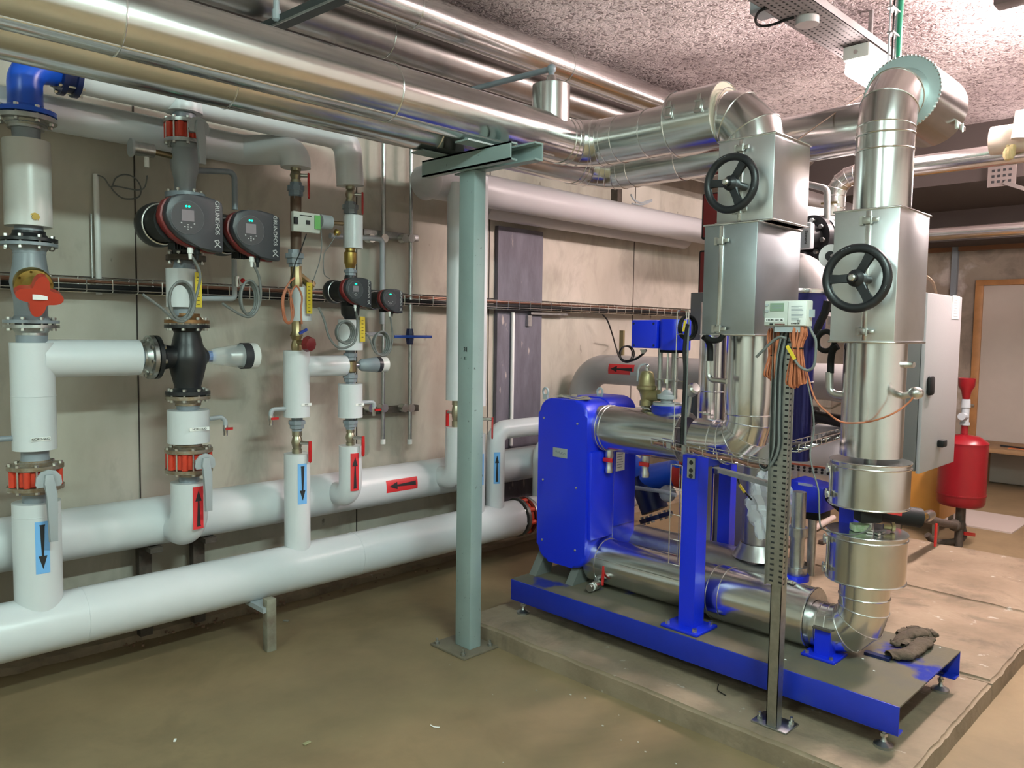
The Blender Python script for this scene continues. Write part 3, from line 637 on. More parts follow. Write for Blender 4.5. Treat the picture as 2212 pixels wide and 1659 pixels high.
ballvalve('brass ball valve with red lever at the top of the third riser', XC, YR, zC(396), zC(362), .026, .11, V((.045, -.045, .0)))
T = thing('energy_module', 'small cream and green circuit module hung on the third riser', 'module', P(660, 505, Y=3.60))
a_ = P(634, 455, Y=3.6); c_ = P(692, 505, Y=3.6); b = MB().bx(a_.x, c_.x, 3.60, 3.63, c_.z, a_.z, .004); part('casing', b, CREAM, T)
b = MB().bx(c_.x-.035, c_.x-.003, 3.592, 3.6, c_.z+.02, a_.z-.01); part('terminal_strip', b, mat('green_terminal', (.15, .42, .12), .5), T)
b = MB().bx(a_.x, a_.x+.02, 3.59, 3.6, c_.z+.035, c_.z+.07); b.bx(a_.x+.07, a_.x+.09, 3.592, 3.6, c_.z+.04, c_.z+.06); b.bx(a_.x+.035, a_.x+.1, 3.597, 3.6, a_.z-.02, a_.z-.016); part('slots', b, BLACK, T)
T = thing('flow_sensor', 'dark round sensor with long brass stem beside the fourth riser', 'sensor', P(700, 480, Y=YR)); q = P(703, 480, Y=YR)
part('head', MB().cyl(q-V((.035, 0, 0)), q+V((.03, 0, 0)), .038, seg=24), LGREY, T); part('stem', MB().cyl(q+V((.03, 0, 0)), P(740, 483, Y=YR), .012, seg=12), BRASS, T)
q = P(731, 503, Y=YR-.03); T = thing('test_nipple', 'brass test nipple on the left side of the fourth riser jacket', 'pipe fitting', q); part('nipple', MB().lathe(q, (-1, -.3, 0), [(0, .016), (.02, .018), (.03, .008)], 10), GOLD, T)
cable('bundle of reddish-brown wire coiled at the third riser', [P(x, y, Y=3.55) for x, y in ((636, 600), (622, 615), (610, 645), (614, 690), (628, 697), (634, 670), (622, 625), (612, 650), (618, 692), (630, 690), (628, 640), (640, 618), (652, 640), (650, 670), (652, 700))], .005, ORANGE, 'sensor_wire')
cable('black wire hanging from the circuit module on the third riser', [P(x, y, Y=3.58) for x, y in ((662, 505), (650, 540), (636, 575), (628, 620))], .003)
cable('thin white wire loop right of the third riser', [P(x, y, Y=3.60) for x, y in ((693, 492), (695, 530), (690, 565), (682, 590), (676, 608))], .0025, WIRE)
cable('thin white wire from the brass nipple to the small pump', [P(x, y, Y=3.60) for x, y in ((728, 505), (712, 530), (700, 550), (700, 590), (712, 602))], .0025, WIRE)
# ---- riser D
T = ins('slim white jacketed elbow from the rear pipe, red up arrow and red lever', [(XD, 3.93, ZR+.02), (XD, YR, ZR+.02), (XD, YR, zD(962))], .0635, name='white_elbow', bend=.08, fac=40)
pf = P(768, 1016, Y=3.63); sticker(T, (XD, YR, 0), Z_, (pf.x-XD, pf.y-YR, 0), .0635, zD(1056), zD(976)-zD(1056), .050, SRED, up=1)
ballvalve('brass ball valve with red lever at the foot of the fourth riser', XD, YR, zD(964), zD(925), .024, .095, V((.03, -.075, 0)))
union('grey threaded union under the lowest jacket of the fourth riser', XD, YR, zD(927), zD(902), .026)
T = ins('slim white jacket of the fourth riser below the brass three-way valve', [(XD, YR, zD(901)), (XD, YR, zD(829))], .0675, name='white_spool', fac=40)
part('name_strip', MB().box((XD+.016, YR-.069, zD(872)), (.055, .002, .013)), PAPER, T); text('SUD', .011, (XD+.016, YR-.0703, zD(872)), X_, Z_, INK, T)
union('grey union under the brass three-way valve', XD, YR, zD(830), zD(803), .026)
T = thing('three_way_valve', 'small brass three-way valve between two grey unions on the fourth riser', 'valve', (XD, YR, zD(806)))
part('valve_body', MB().lathe((XD, YR, zD(806)), Z_, [(0, .026), (.01, .034), (zD(781)-zD(806), .034), (zD(779)-zD(806), .026)], 12), BRASS, T)
part('inlet', MB().cyl((xe, YR, zt2), (XD-.02, YR, zt2), .028, seg=8), LGREY, T); part('outlet', MB().cyl((XD+.02, YR, zt2), (XD+.07, YR, zt2), .012, seg=12), BOLT, T)
T = thing('valve_actuator', 'small grey valve actuator with white cap right of the brass three-way valve', 'actuator', (XD+.07, YR, zt2-.04))
x1, x2, x3, x4 = XD+.055, P(812, 792, Y=YR).x, P(820, 792, Y=YR).x, P(833, 792, Y=YR).x
part('housing', MB().lathe((x1, YR, zt2), X_, [(0, .02), (.02, .034), (x2-x1, .043)], 28), mat('smoke_grey_plastic', (.25, .3, .33), .25), T)
part('band', MB().cyl((x2, YR, zt2), (x3, YR, zt2), .044, seg=28), DARK, T); part('cap', MB().cyl((x3, YR, zt2), (x4, YR, zt2), .044, seg=28), WHITE, T)
union('grey union above the brass three-way valve', XD, YR, zD(784), zD(757), .024)
T = ins('slim white jacket of the fourth riser below the small pump, with yellow strip', [(XD, YR, zD(756)), (XD, YR, zD(691))], .068, name='white_spool', fac=40)
scale_strip.w = 'the jacket below the small pumps'; scale_strip(778, 788, 684, 738, 3.62)
pump('smaller black and dark red circulator pump head on the fourth riser', 768, 626, Yp, .62, -.05)
pump('smallest circulator pump head at the right end of the row', 843, 646, Yp+.06, .54, -.03, screen=False)
T = thing('pump_casting', 'black cast housing behind the two small pump heads', 'pump', (XD, YR, zD(690)))
part('casting', MB().lathe((XD, YR, zD(690)), Z_, [(0, .03), (.03, .05), (.12, .055), (zD(595)-zD(690), .03)], 24), BLACK, T)
part('housing', MB().bx(XD-.06, XD+.26, YR-.1, YR+.02, zD(655), zD(625), .02), BLACK, T)
loop('dark cable loop under the smaller pump of the fourth riser', 748, 718, 19, 24, 3.36, .006, WIRE, [2, (772, 700), (765, 740), (735, 752), (712, 730), (700, 690), (688, 664)], 3)
loop('grey cable loop under the smallest pump', 826, 742, 17, 26, 3.40, .005, WIRE, [3, (848, 730), (838, 765), (812, 762), (798, 730), (790, 720)], 3)
T = thing('brass_coupling', 'shiny yellow brass coupling above the smaller pump', 'pipe fitting', (XD, YR, zD(578)))
part('coupling', MB().lathe((XD, YR, zD(580)), Z_, [(0, .024), (.02, .03), (.03, .034), (zD(546)-zD(580), .034), (zD(542)-zD(580), .026), (zD(535)-zD(580), .026)], 12), GOLD, T)
union('grey union between smaller pump and shiny brass coupling', XD, YR, zD(600), zD(578), .022)
ins('small off-white jacketed section of the fourth riser with brass nipples', [(XD+.018, YR, zD(536)), (XD+.018, YR, zD(465))], .053, name='white_spool', fac=36)
union('dark grey union near the top of the fourth riser', XD, YR, zD(468), zD(436), .028)
ballvalve('brass ball valve with red lever at the top of the fourth riser', XD, YR, zD(440), zD(400), .024, .10, V((.045, -.045, .0)))
# ---- conduit, small pipes and supports on the wall
q0, q1 = P(207, 376, Y=4.09), P(214, 636, Y=4.09)
solo('conduit', MB().cyl(q0, q1, .013, seg=16), WHITE, 'white vertical conduit tube on the wall left of the big pump', 'conduit')
solo('conduit', MB().cyl(P(197, 462, Y=4.1), P(200, 612, Y=4.1), .005, seg=10), STEEL, 'thin steel rod beside the white conduit tube', 'conduit')
cable('thin white cable curling from the white conduit to the sensor', [P(x, y, Y=4.08) for x, y in ((210, 378), (225, 385), (240, 404), (250, 385), (270, 377), (292, 385), (304, 405), (300, 425), (275, 430), (255, 422), (243, 402))]+[P(305, 410, Y=3.9), P(318, 380, Y=3.7)], .0035, WIRE)
YS = 4.02
for xp, lab in ((827, 'left thin steel pipe of the vertical pair on supports'), (885, 'right thin steel pipe of the vertical pair, with blue valve')):
    t_, b_ = P(xp+1, 318, Y=YS), P(xp, 955, Y=YS); T = thing('steel_pipe', lab, 'pipe', (b_.x, YS, b_.z)); part('pipe', MB().cyl((b_.x, YS, b_.z), (b_.x, YS, t_.z+.15), .0135, seg=16), STEEL, T)
    part('end_cap', MB().cyl((b_.x, YS, b_.z-.012), (b_.x, YS, b_.z+.02), .016, seg=14), WHITE, T)
for yp, lab in ((515, 'upper steel support rail with pipe clamps'), (881, 'lower steel support rail with pipe clamps')):
    a, c = P(785, yp, Y=4.06), P(903, yp, Y=4.06); T = thing('support_rail', lab, 'rail', (a.x, 4.06, c.z)); part('rail', MB().bx(a.x, c.x, 4.05, 4.12, c.z-.02, c.z+.02, .003), LEAD if yp > 600 else STEEL, T)
    for xp in (800, 828, 872, 886):
        q = P(xp, yp, Y=YS); part('pipe_clamp', MB().cyl(q-V((0, .02, 0)), q+V((0, .03, 0)), .026, seg=16), BOLT, T)
q = P(885, 727, Y=YS); T = thing('shutoff_valve', 'small valve with long blue lever on the right thin pipe', 'valve', q)
part('valve_body', MB().lathe(q-V((0, 0, .05)), Z_, [(0, .02), (.03, .026), (.07, .026), (.1, .02)], 8), DBLUE, T); part('lever', MB().box(q+V((.0, -.04, .0)), (.30, .008, .018), None, .003), mat('blue_lever', (.01, .06, .35), .4), T)
bare('thin grey pipe branching left from the vertical pair at the upper rail', [(XD+.06, 4.0, zat(2.6, 4, 513)), (2.86, 4.0, zat(2.86, 4, 516)), (2.86, 4.0, zat(2.86, 4, 700))], .016, LGREY, .03)
bare('thin grey pipe from the fourth riser to the left thin pipe, low', [(XD+.05, YR+.05, zat(2.5, YR, 722)), (2.84, 3.98, zat(2.84, 3.98, 722))], .013, LGREY)
# ---- cable basket on the wall
ZT = 1.785
T = thing('cable_basket', 'galvanised wire cable basket running along the whole wall', 'cable tray', (.2, 4.06, ZT-.03))
b = MB(); x0, x1 = -1.0, 6.6
for y, z in ((4.11, ZT+.045), (4.11, ZT-.02), (4.03, ZT-.03), (4.07, ZT-.03), (3.99, ZT-.02), (3.99, ZT+.03)): b.cyl((x0, y, z), (x1, y, z), .0028, seg=6)
part('long_wires', b, SEAM, T)
for k in range(66):
    x = x0+.115*k; part('cross_wire', MB().tube([(x, 4.11, ZT+.045), (x, 4.11, ZT-.03), (x, 3.99, ZT-.03), (x, 3.99, ZT+.03)], .0028, .01, 2, 6), SEAM, T)
for k, (y, z, m, nm) in enumerate(((4.02, ZT+.022, COPPER, 'upper copper-coloured cable lying in the wall basket'), (4.05, ZT+.016, COPPER, 'lower copper-coloured cable lying in the wall basket'), (4.015, ZT-.010, RUB, 'front black cable lying in the wall basket'), (4.06, ZT-.010, RUB, 'rear black cable lying in the wall basket'))):
    pts = [(x0+.35*i, y+random.uniform(-.006, .006), z+random.uniform(-.004, .004)) for i in range(22)]
    cable(nm, pts, .0055 if k < 2 else .016, m)
cable('black cable drooping from the basket to the blue actuator', [P(x, y, Y=3.95) for x, y in ((1302, 680), (1312, 692), (1322, 720), (1330, 748))]+[P(1338, 770, X=3.4), P(1352, 780, X=3.3), P(1372, 776, X=3.28), P(1388, 765, X=3.27), P(1396, 756, X=3.26)], .006)
loop('small black cable loop on top of the grey pipe with red arrow', 1355, 765, 15, 18, 3.2, .005, RUB, None, 2)
b_ = P(1108, 690, Y=4.07); bare('thin white pipe running down the slate-painted pilaster', [(b_.x, 4.07, ZT-.05), (b_.x, 4.07, .75)], .014, WHITE)
T = thing('wall_bracket', 'small steel bracket under the cable basket on the pilaster', 'bracket', P(1140, 700, Y=4.08)); q = P(1141, 690, Y=4.08)
part('bracket', MB().bx(q.x-.02, q.x+.02, 4.06, 4.085, q.z-.05, q.z+.03), STEEL, T); part('strip', MB().bx(q.x, P(1220, 680, Y=4.08).x, 4.05, 4.08, ZT-.06, ZT-.045), STEEL, T)
# ================================================================ grey-green column and risers behind it
T = thing('steel_column', 'tall grey-green steel column on a bolted base plate, carrying the silver pipes', 'column', (2.585, 2.865, 0))
part('shaft', MB().bx(2.545, 2.62, 2.815, 2.925, .012, 2.365, .004), TEAL, T)
part('base_plate', MB().bx(2.46, 2.69, 2.76, 3.02, 0, .012, .003), mat('dusty_base_plate', (.17, .14, .10), .7, 0, .1, 30, .3, 8), T)
for x, y in ((2.48, 2.79), (2.66, 2.79), (2.48, 2.99), (2.66, 2.99)): part('anchor_bolt', MB().cyl((x, y, .012), (x, y, .04), .006, seg=8).cyl((x, y, .012), (x, y, .024), .012, seg=6), STEEL, T)
for x0, y0, y1, s_ in ((2.50, 2.53, 3.16, 1), (2.622, 2.45, 3.00, -1)):
    b = MB(); zb, zt_ = 2.365, 2.445
    b.bx(x0, x0+.008, y0, y1, zb, zt_); b.bx(min(x0, x0+.045*s_), max(x0, x0+.045*s_), y0, y1, zt_-.008, zt_); b.bx(min(x0, x0+.045*s_), max(x0, x0+.045*s_), y0, y1, zb, zb+.008)
    part('cross_beam', b, TEAL, T)
text('31', .032, (2.5435, 2.866, 1.505), -Y_, Z_, INK, T, 'pencil_mark'); text('11', .02, (2.5435, 2.868, 1.462), -Y_, Z_, INK, T, 'pencil_mark')
ZP = 2.575
for yy, lab in ((2.70, 'right'), (3.02, 'left')):
    T = thing('pipe_shoe', 'dark steel sliding shoe on the cross beam, %s of the two' % lab, 'pipe shoe', (2.52, yy, 2.445)); part('plate', MB().bx(2.36, 2.72, yy-.045, yy+.045, 2.445, 2.453), TEAL, T); part('web', MB().bx(2.38, 2.70, yy-.004, yy+.004, 2.453, 2.475), TEAL, T)
XE1, XE2 = 3.21, 3.375
T = ins('tall white jacketed riser hidden behind the column, left of two, upper part', [(XE1, YR, zat(XE1, YR, 864)), (XE1, YR, 2.42), (XE1, YR, 2.5)], .066, name='white_riser', fac=40)
T = ins('tall white jacketed riser just right of the column, upper part', [(XE2, YR, zat(XE2, YR, 876)), (XE2, YR, 2.56)], .066, name='white_riser', fac=40)
part('seam', MB().ring((XE2, YR, zat(XE2, YR, 862)), Z_, .0665, .0012, 40, 6), PVC, T)
T = ins('long white jacketed pipe under the ceiling, rounded left end behind the column', [(XE1-.14, YR+.16, 2.50), (XE1-.14, YR+.09, 2.505), (8.4, YR+.09, 2.505)], .105, mat('dimmed_white_jacket', (.44, .43, .44), .32), name='white_pipe', bend=.02, fac=48)  # white jacket colour darkened to offset the strong lamp light on it
b = MB().ball((XE1-.14, YR+.09, 2.505), .1052, 1, 1, 1, 40); part('end_cap', b, bpy.data.materials['dimmed_white_jacket'], T)
ins('thinner white jacketed pipe tucked behind the long ceiling one', [(3.7, 4.0, 2.45), (6.2, 4.0, 2.45)], .082, bpy.data.materials['dimmed_white_jacket'], name='white_pipe', fac=40)
for X, y0, y1, y2, lab, zb_ in ((XE1, 868, 922, 960, 'left', ZR), (XE2, 878, 936, 1100, 'right', ZL)):
    T = ins('white jacketed lower riser behind the column, %s of two%s' % (lab, ', blue down arrow' if lab == 'right' else ''), ([(X, 3.93, ZR+.02), (X, YR, ZR+.02), (X, YR, zat(X, YR, y1))] if lab == 'left' else [(X, YR, ZL+.08), (X, YR, zat(X, YR, y1))]), .066, name='white_riser', bend=.08, fac=40)
    if lab == 'right': sticker(T, (X, YR, 0), Z_, (-.12, -1, 0), .066, zat(X, YR, 1045), zat(X, YR, 978)-zat(X, YR, 1045), .05, SBLUE, up=-1)
    ballvalve('brass ball valve behind the column, %s of two%s' % (lab, ', red lever' if lab == 'right' else ''), X, YR, zat(X, YR, y1)-.004, zat(X, YR, y0)+.02, .026, .12, V((.06, -.09, 0)) if lab == 'right' else V((.0, .08, 0)))
XU = 3.556
T = ins('white jacketed pipe rising then bending right behind the blue cover, blue up arrow', [(XU, YR, ZL+.06), (XU, YR, .942), (7.5, YR, .942)], .063, name='white_pipe', bend=.085, fac=40)
pf = P(1076, 1005, Y=3.64); sticker(T, (XU, YR, 0), Z_, (pf.x-XU-.008, pf.y-YR, 0), .063, zat(XU, YR, 1041), zat(XU, YR, 974)-zat(XU, YR, 1041), .042, SBLUE, up=1)
T = thing('butterfly_valve', 'red butterfly valve lying between flanges left of the blue cover', 'valve', (3.83, YR, ZL-.14))
for x0, sg in ((3.782, -1), (3.838, 1)): part('flange', MB().lathe((x0, YR, ZL), (sg, 0, 0), [(0, .06), (0, .132), (.022, .132), (.024, .085), (.04, .07)], 44), STEEL if sg > 0 else mat('dark_galvanised', (.20, .20, .19), .4, .9, .1, 40, .4, 20), T)
b = MB().lathe((3.784, YR, ZL), X_, [(0, .10), (.006, .108), (.046, .108), (.052, .10)], 40)
for k in range(8): a = 2*pi*k/8+.2; b.cyl((3.786, YR+math.cos(a)*.11, ZL+math.sin(a)*.11), (3.834, YR+math.cos(a)*.11, ZL+math.sin(a)*.11), .018, seg=12)
part('valve_body', b, REDV, T)
bolts(T, (3.81, YR, ZL), X_, .112, 8, .13, .010)
ins('white jacketed pipe continuing right from the red valve with a riser', [(3.88, YR, ZL), (5.4, YR, ZL)], .121, name='white_pipe', fac=48)
ins('white jacketed vertical branch at the left edge of the blue cover', [(4.02, YR, ZL+.1), (4.02, YR, .80), (5.6, YR, .80)], .07, name='white_pipe', bend=.09, fac=40)
# ================================================================ silver pipe runs
XV = 3.235     # plane of the front valves
YV1, YV2 = 1.725, 1.185
def alu(label, pts, r, bend=.16, n=3, seams=(), m=ALU, name='silver_pipe', group=None):
    T = ins(label, pts, r, m, bend, [], name, n, fac=48, group=group)
    for c, ax in seams: part('seam_ring', MB().ring(c, ax, r+.001, .0032, 52, 6), SEAM, T)
    return T
Y1, Y2 = 2.715, 3.03
T = alu('large silver clad pipe on the column, nearest one, bending to the valve box', [(-2.6, Y1, ZP), (XV-.08, Y1, ZP), (XV, Y1-.12, ZP), (XV, YV1+.26, ZP)], .116, .16, 2,
    [((P(272, 60, Y=Y1-.1).x, Y1, ZP), X_), ((P(868, 200, Y=Y1-.1).x, Y1, ZP), X_), ((XV-.20, Y1, ZP), X_), ((XV, Y1-.25, ZP), Y_), ((XV, Y1-.42, ZP), Y_)])
part('lap_joint', MB().cyl((-2.6, Y1-.055, ZP-.1035), (XV-.3, Y1-.055, ZP-.1035), .003, seg=6), SEAM, T)
T = alu('second large silver clad pipe beside it, farther from the camera', [(-2.6, Y2, ZP), (3.62, Y2, ZP), (3.74, Y2-.14, ZP-.02), (3.74, YV2+.12, ZP-.02)], .115, .16, 2,
    [((P(515, 212, Y=Y2-.1).x, Y2, ZP), X_), ((P(958, 318, Y=Y2-.1).x, Y2, ZP), X_), ((3.5, Y2, ZP), X_), ((3.74, Y2-.28, ZP-.02), Y_), ((3.74, Y2-.6, ZP-.02), Y_), ((3.74, 1.30, ZP-.02), Y_)])
# expansion pot and vent pipe
q = P(1190, 230, Y=Y1); zt_, zb_ = P(1190, 186, Y=Y1).z, ZP+.02
T = thing('air_pot', 'silver clad air pot standing on the nearest silver pipe', 'air vessel', (q.x, Y1, zb_))
part('jacket', MB().lathe((q.x, Y1, zb_), Z_, [(0, .095), (zt_-zb_, .095), (zt_-zb_+.02, .03), (zt_-zb_+.05, .022)], 40), ALU, T)
zt2_ = zt_+.085; part('vent_pipe', MB().tube([(q.x, Y1, zt_), (q.x, Y1, zt2_), (q.x, Y1+.9, zt2_+.03)], .015, .02, 4, 14), GREY, T); part('elbow', MB().ball((q.x, Y1, zt2_), .024), GREY, T)
# enlarged sleeve, elbow and drop 1
r1 = .148
T = thing('silver_sleeve', 'enlarged silver sleeve with two latches before the valve box elbow', 'pipe cladding', (XV, YV1+.35, ZP))
ys0, ys1 = P(1466, 250, X=XV).y, P(1570, 250, X=XV).y
ZQ = ZP+.012
part('jacket', MB().lathe((XV, ys0, ZQ), -Y_, [(0, .11), (0, r1), (ys0-ys1, r1)], 52, caps=False), ALU, T)
part('end_disc', MB().lathe((XV, ys1, ZQ), Y_, [(.004, .10), (.004, r1-.002)], 52, caps=False), FOAM, T)
for yy in (ys0-.004, ys1+.004): part('seam_ring', MB().ring((XV, yy, ZQ), Y_, r1+.001, .004, 52, 6), SEAM, T)
dl = V((-.80, 0, .60)).normalized()
dl = V((-.97, 0, .24)).normalized()
for yy in (ys0-.045, ys1+.055): latch(T, V((XV, yy, ZP))+dl*r1, V((.24, 0, .97)).normalized(), Y_, dl, 1.4)
zc1 = 2.36
T = alu('silver clad elbow with mitred gores dropping into the first valve box', [(XV, ys1+.06, ZP), (XV, YV1, ZP), (XV, YV1, 2.30)], .126, .19, 3, [((XV, ys1-.02, ZP), Y_)], name='silver_elbow')
# valve boxes
def vbox(label, X0, X1, y0, y1, z0, z1, seamy, latches, m=ALUF):
    T = thing('valve_box', label, 'valve box', ((X0+X1)/2, (y0+y1)/2, z0))
    b = MB().bx(X0, X1, y0, y1, z0, z1, .004)
    part('casing', b, m, T)
    for zz in (z0+.004, z1-.004):
        e = MB().bx(X0-.006, X1+.006, y0-.006, y1+.006, zz-.004, zz+.004, .003); part('rim', e, SEAM, T)
    b = MB().bx(X0-.004, X0, seamy-.010, seamy+.010, z0+.01, z1-.01, .0015); part('fold_seam', b, SEAM, T)
    for zz in latches: latch(T, (X0-.004, seamy, zz), -Y_, Z_, -X_, 1.25)
    return T
FX = 3.07
y0a, y1a = P(1675, 290, X=FX).y, P(1553, 305, X=FX).y
B1 = vbox('upper silver valve box with black handwheel, directly under the mitred elbow', FX, FX+.33, y0a, y1a, 2.072, 2.432, (y0a+y1a)/2+.02, (2.385, 2.125))
y0b, y1b = P(1637, 484, X=FX-.05).y, P(1522, 497, X=FX-.05).y
B2 = vbox('lower silver valve box without a wheel, above the meter', FX-.05, FX+.35, y0b, y1b, 1.592, 2.07, (y0b+y1b)/2+.04, (1.995, 1.62), mat('brushed_dark_sheet', (.48, .52, .55), .38, 1, .10, 5, .12, 7))
y0c, y1c = P(1945, 450, X=FX).y, P(1803, 455, X=FX).y
B3 = vbox('silver valve box with large black handwheel on the right vertical pipe', FX, FX+.33, y0c, y1c, 1.571, 2.082, (y0c+y1c)/2-.01, (2.035, 1.615))
def handwheel(label, cx, cy, X, R, rot, Xin):
    c = P(cx, cy, X=X); T = thing('handwheel', label, 'handwheel', c-V((0, 0, R)))
    u, v = V((0, -1, 0)), Z_
    b = MB().tube([c+u*(math.cos(2*pi*k/48)*R*.90)+v*(math.sin(2*pi*k/48)*R*.90) for k in range(48)], R*.135, seg=12, closed=True)
    for k in range(18): a = 2*pi*k/18; b.ball(c+u*(math.cos(a)*R*.985)+v*(math.sin(a)*R*.985), R*.055, seg=8)
    part('rim', b, BLACK, T)
    for k in range(3):
        a = rot+2*pi*k/3; d = u*math.cos(a)+v*math.sin(a); e = d.cross(X_)
        poly = [(.10*R, -.15*R), (.5*R, -.085*R), (.78*R, -.11*R), (.86*R, -.26*R), (.90*R, 0), (.86*R, .26*R), (.78*R, .11*R), (.5*R, .085*R), (.10*R, .15*R)]
        part('spoke', MB().prism(poly, c-X_*.008, d, e, X_, .018, .004), BLACK, T)
    part('hub', MB().lathe(c+X_*.02, -X_, [(0, R*.26), (.03, R*.26), (.036, R*.22), (.045, R*.14), (.060, R*.13)], 32), BLACK, T)
    part('hub_nut', MB().lathe(c-X_*.036, -X_, [(0, R*.11), (.012, R*.11), (.016, R*.07)], 12), BOLT, T)
    part('stem', MB().cyl(c+X_*.015, (Xin, c.y, c.z), .016, seg=16), BLACK, T)
    for k, s_ in ((1.9, 'EBRO'), (.55, '0'), (-.35, 'ZU')):
        d = u*math.cos(k)+v*math.sin(k); text(s_, R*.12, c+d*R*.9-X_*(R*.118), u*math.sin(k)-v*math.cos(k), d, LGREY, T)
    return T
handwheel('black three-spoke handwheel in front of the upper left valve box', 1579, 396, 2.955, .120, 2.9-2*pi/3*0+.15, FX)
handwheel('larger black three-spoke handwheel on the right valve box', 1850, 601, 2.955, .123, 3.15, FX)
# drop 1: pipe under box 2 to the upper port of the exchanger
zU = 1.10
XP = 3.30
T = alu('silver clad pipe dropping from the left valve boxes and bending to the upper port', [(XV, YV1, 1.60), (XV, YV1, zU-.0), (XV, 1.98, zU)], .1, .105, 3, [((XV, YV1, 1.325), Z_), ((XV, YV1, 1.24), Z_), ((XV, 1.88, zU), Y_)])
part('cone', MB().lathe((XV, YV1, 1.24), Z_, [(0, .1), (.0, .101), (.085, .108), (.36, .108)], 48, caps=False), ALU, T)
ysl = P(1500, 930, X=XP).y
T = alu('fat silver sleeve on the upper exchanger port, carrying the bronze safety valve', [(XV, ysl, zU), (XV, 2.56, zU)], .118, 0, 1, [((XV, 2.515, zU), Y_), ((XV, P(1322, 920, X=XV).y, zU), Y_), ((XV, ysl+.004, zU), Y_)])
part('end_disc', MB().lathe((XV, ysl-.002, zU), Y_, [(0, .098), (0, .118)], 48, caps=False), ALUD, T)
for xx in (1404, 1532): q = P(xx, 870, X=XV); latch(T, (XV-.02, q.y, zU+.1185), Y_, X_, Z_, 1.1)
# second, rear drop
alu('silver clad vertical pipe just behind the left drop', [(3.62, 2.14, 1.76), (3.62, 2.14, .98)], .072, 0, 1, [((3.62, 2.14, 1.30), Z_)])
# drop 2 (right)
zLw = .395
T = alu('tall silver clad pipe with elbow above the right valve box', [(XV+.22, YV2, ZP), (XV+.005, YV2, ZP), (XV, YV2, 2.05)], .106, .17, 3, [((XV, YV2, 2.38), Z_), ((XV, YV2, 2.32), Z_)])
T = thing('silver_sleeve', 'wide silver sleeve with pale end disc at the top right elbow', 'pipe cladding', (XV+.3, YV2, ZP-.15))
xs0, xs1 = XV+.15, XV+.50
part('jacket', MB().lathe((xs0, YV2, ZP), X_, [(0, .150), (xs1-xs0, .150)], 52, caps=False), ALU, T); part('end_disc', MB().lathe((xs0, YV2, ZP), X_, [(0, .100), (0, .150)], 52, caps=False), mat('pale_disc', (.42, .5, .5), .4, .6), T)
part('end_disc', MB().lathe((xs1, YV2, ZP), X_, [(0, 0), (0, .150)], 52, caps=False), ALUD, T)
b = MB()
for k in range(60): a = 2*pi*k/60; b.box((xs0-.001, YV2+math.cos(a)*.148, ZP+math.sin(a)*.148), (.006, .008, .006))
part('crimped_edge', b, SEAM, T); latch(T, (xs1-.06, YV2-.13, ZP-.09), X_, Z_, V((0, -.85, -.5)).normalized(), 1.5)
T = alu('silver clad vertical pipe below the right valve box', [(XV, YV2, 1.58), (XV, YV2, 1.12)], .1165, 0, 1, [])
part('screw_stub', MB().cyl((XV, YV2-.10, 1.49), (XV-.01, YV2-.15, 1.49), .012, seg=8), BOLT, T)
def drum(label, z0, z1, r, y):
    T = thing('silver_drum', label, 'pipe cladding', (XV, y, z0))
    part('jacket', MB().lathe((XV, y, z0), Z_, [(0, .08), (0, r), (z1-z0, r), (z1-z0+.001, .1), (z1-z0+.001, .03)], 56), ALU, T, smooth=25)
    for zz in (z0+.003, z1-.003, z1-.022): part('seam_ring', MB().ring((XV, y, zz), Z_, r+.001, .0035, 56, 6), SEAM, T)
    d = V((-.62, .78, 0)).normalized(); t_ = Z_.cross(d)
    part('flap', MB().box(V((XV, y, (z0+z1)/2))+d*(r+.004), (.012, .004, (z1-z0)*.7), (t_, d, Z_), .0015), SEAM, T)
    for zz in (z0+.04, z1-.04): latch(T, V((XV, y, zz))+d*(r+.006), t_, Z_, d, 1.2)
    return T
D1 = drum('upper silver drum around the right vertical pipe', zat(XV, YV2, 1090), zat(XV, YV2, 993), .150, YV2)
D2 = drum('lower silver drum carrying loose fittings on its lid', zat(XV, YV2, 1255)+.01, zat(XV, YV2, 1146), .150, YV2)
T = thing('steel_pipe', 'bare steel pipe between the two silver drums', 'pipe', (XV, YV2, zat(XV, YV2, 1146))); part('pipe', MB().cyl((XV, YV2, zat(XV, YV2, 1150)), (XV, YV2, 1.13), .024, seg=20), STEEL, T); part('blue_mount', MB().bx(XV+.06, XV+.12, YV2+.08, YV2+.14, zat(XV, YV2, 1146), 1.0), BLUE, T)
T = alu('silver clad elbow under the lower drum, bending to the lower port', [(XV, YV2, zat(XV, YV2, 1255)+.03), (XV, YV2, zLw-.02), (XV, 1.42, zLw-.02)], .096, .12, 3, [((XV, YV2, .545), Z_), ((XV, 1.35, zLw-.02), Y_)])
y_e = P(1780, 1320, X=XP).y; y_s = P(1553, 1280, X=XV).y
T = alu('fat silver pipe from the lower port, with dents and drips, near half', [(XV, 1.385, zLw), (XV, y_s, zLw)], .126, 0, 1, [((XV, 1.39, zLw), Y_), ((XV, y_s, zLw), Y_), ((XV, y_s-.06, zLw), Y_)])
part('end_disc', MB().lathe((XV, 1.382, zLw), Y_, [(0, .08), (0, .126)], 48, caps=False), STEEL, T); latch(T, (XV-.01, 1.50, zLw+.127), Y_, X_, Z_, 1.1)
T = alu('silver pipe leaving the lower port of the blue exchanger, far half', [(XV, y_s, zLw), (XV, 2.57, zLw)], .119, 0, 1, [((XV, 2.50, zLw), Y_)])
part('lap_joint', MB().cyl((XV-.112, y_s, zLw+.042), (XV-.112, 2.5, zLw+.042), .0028, seg=6), SEAM, T)
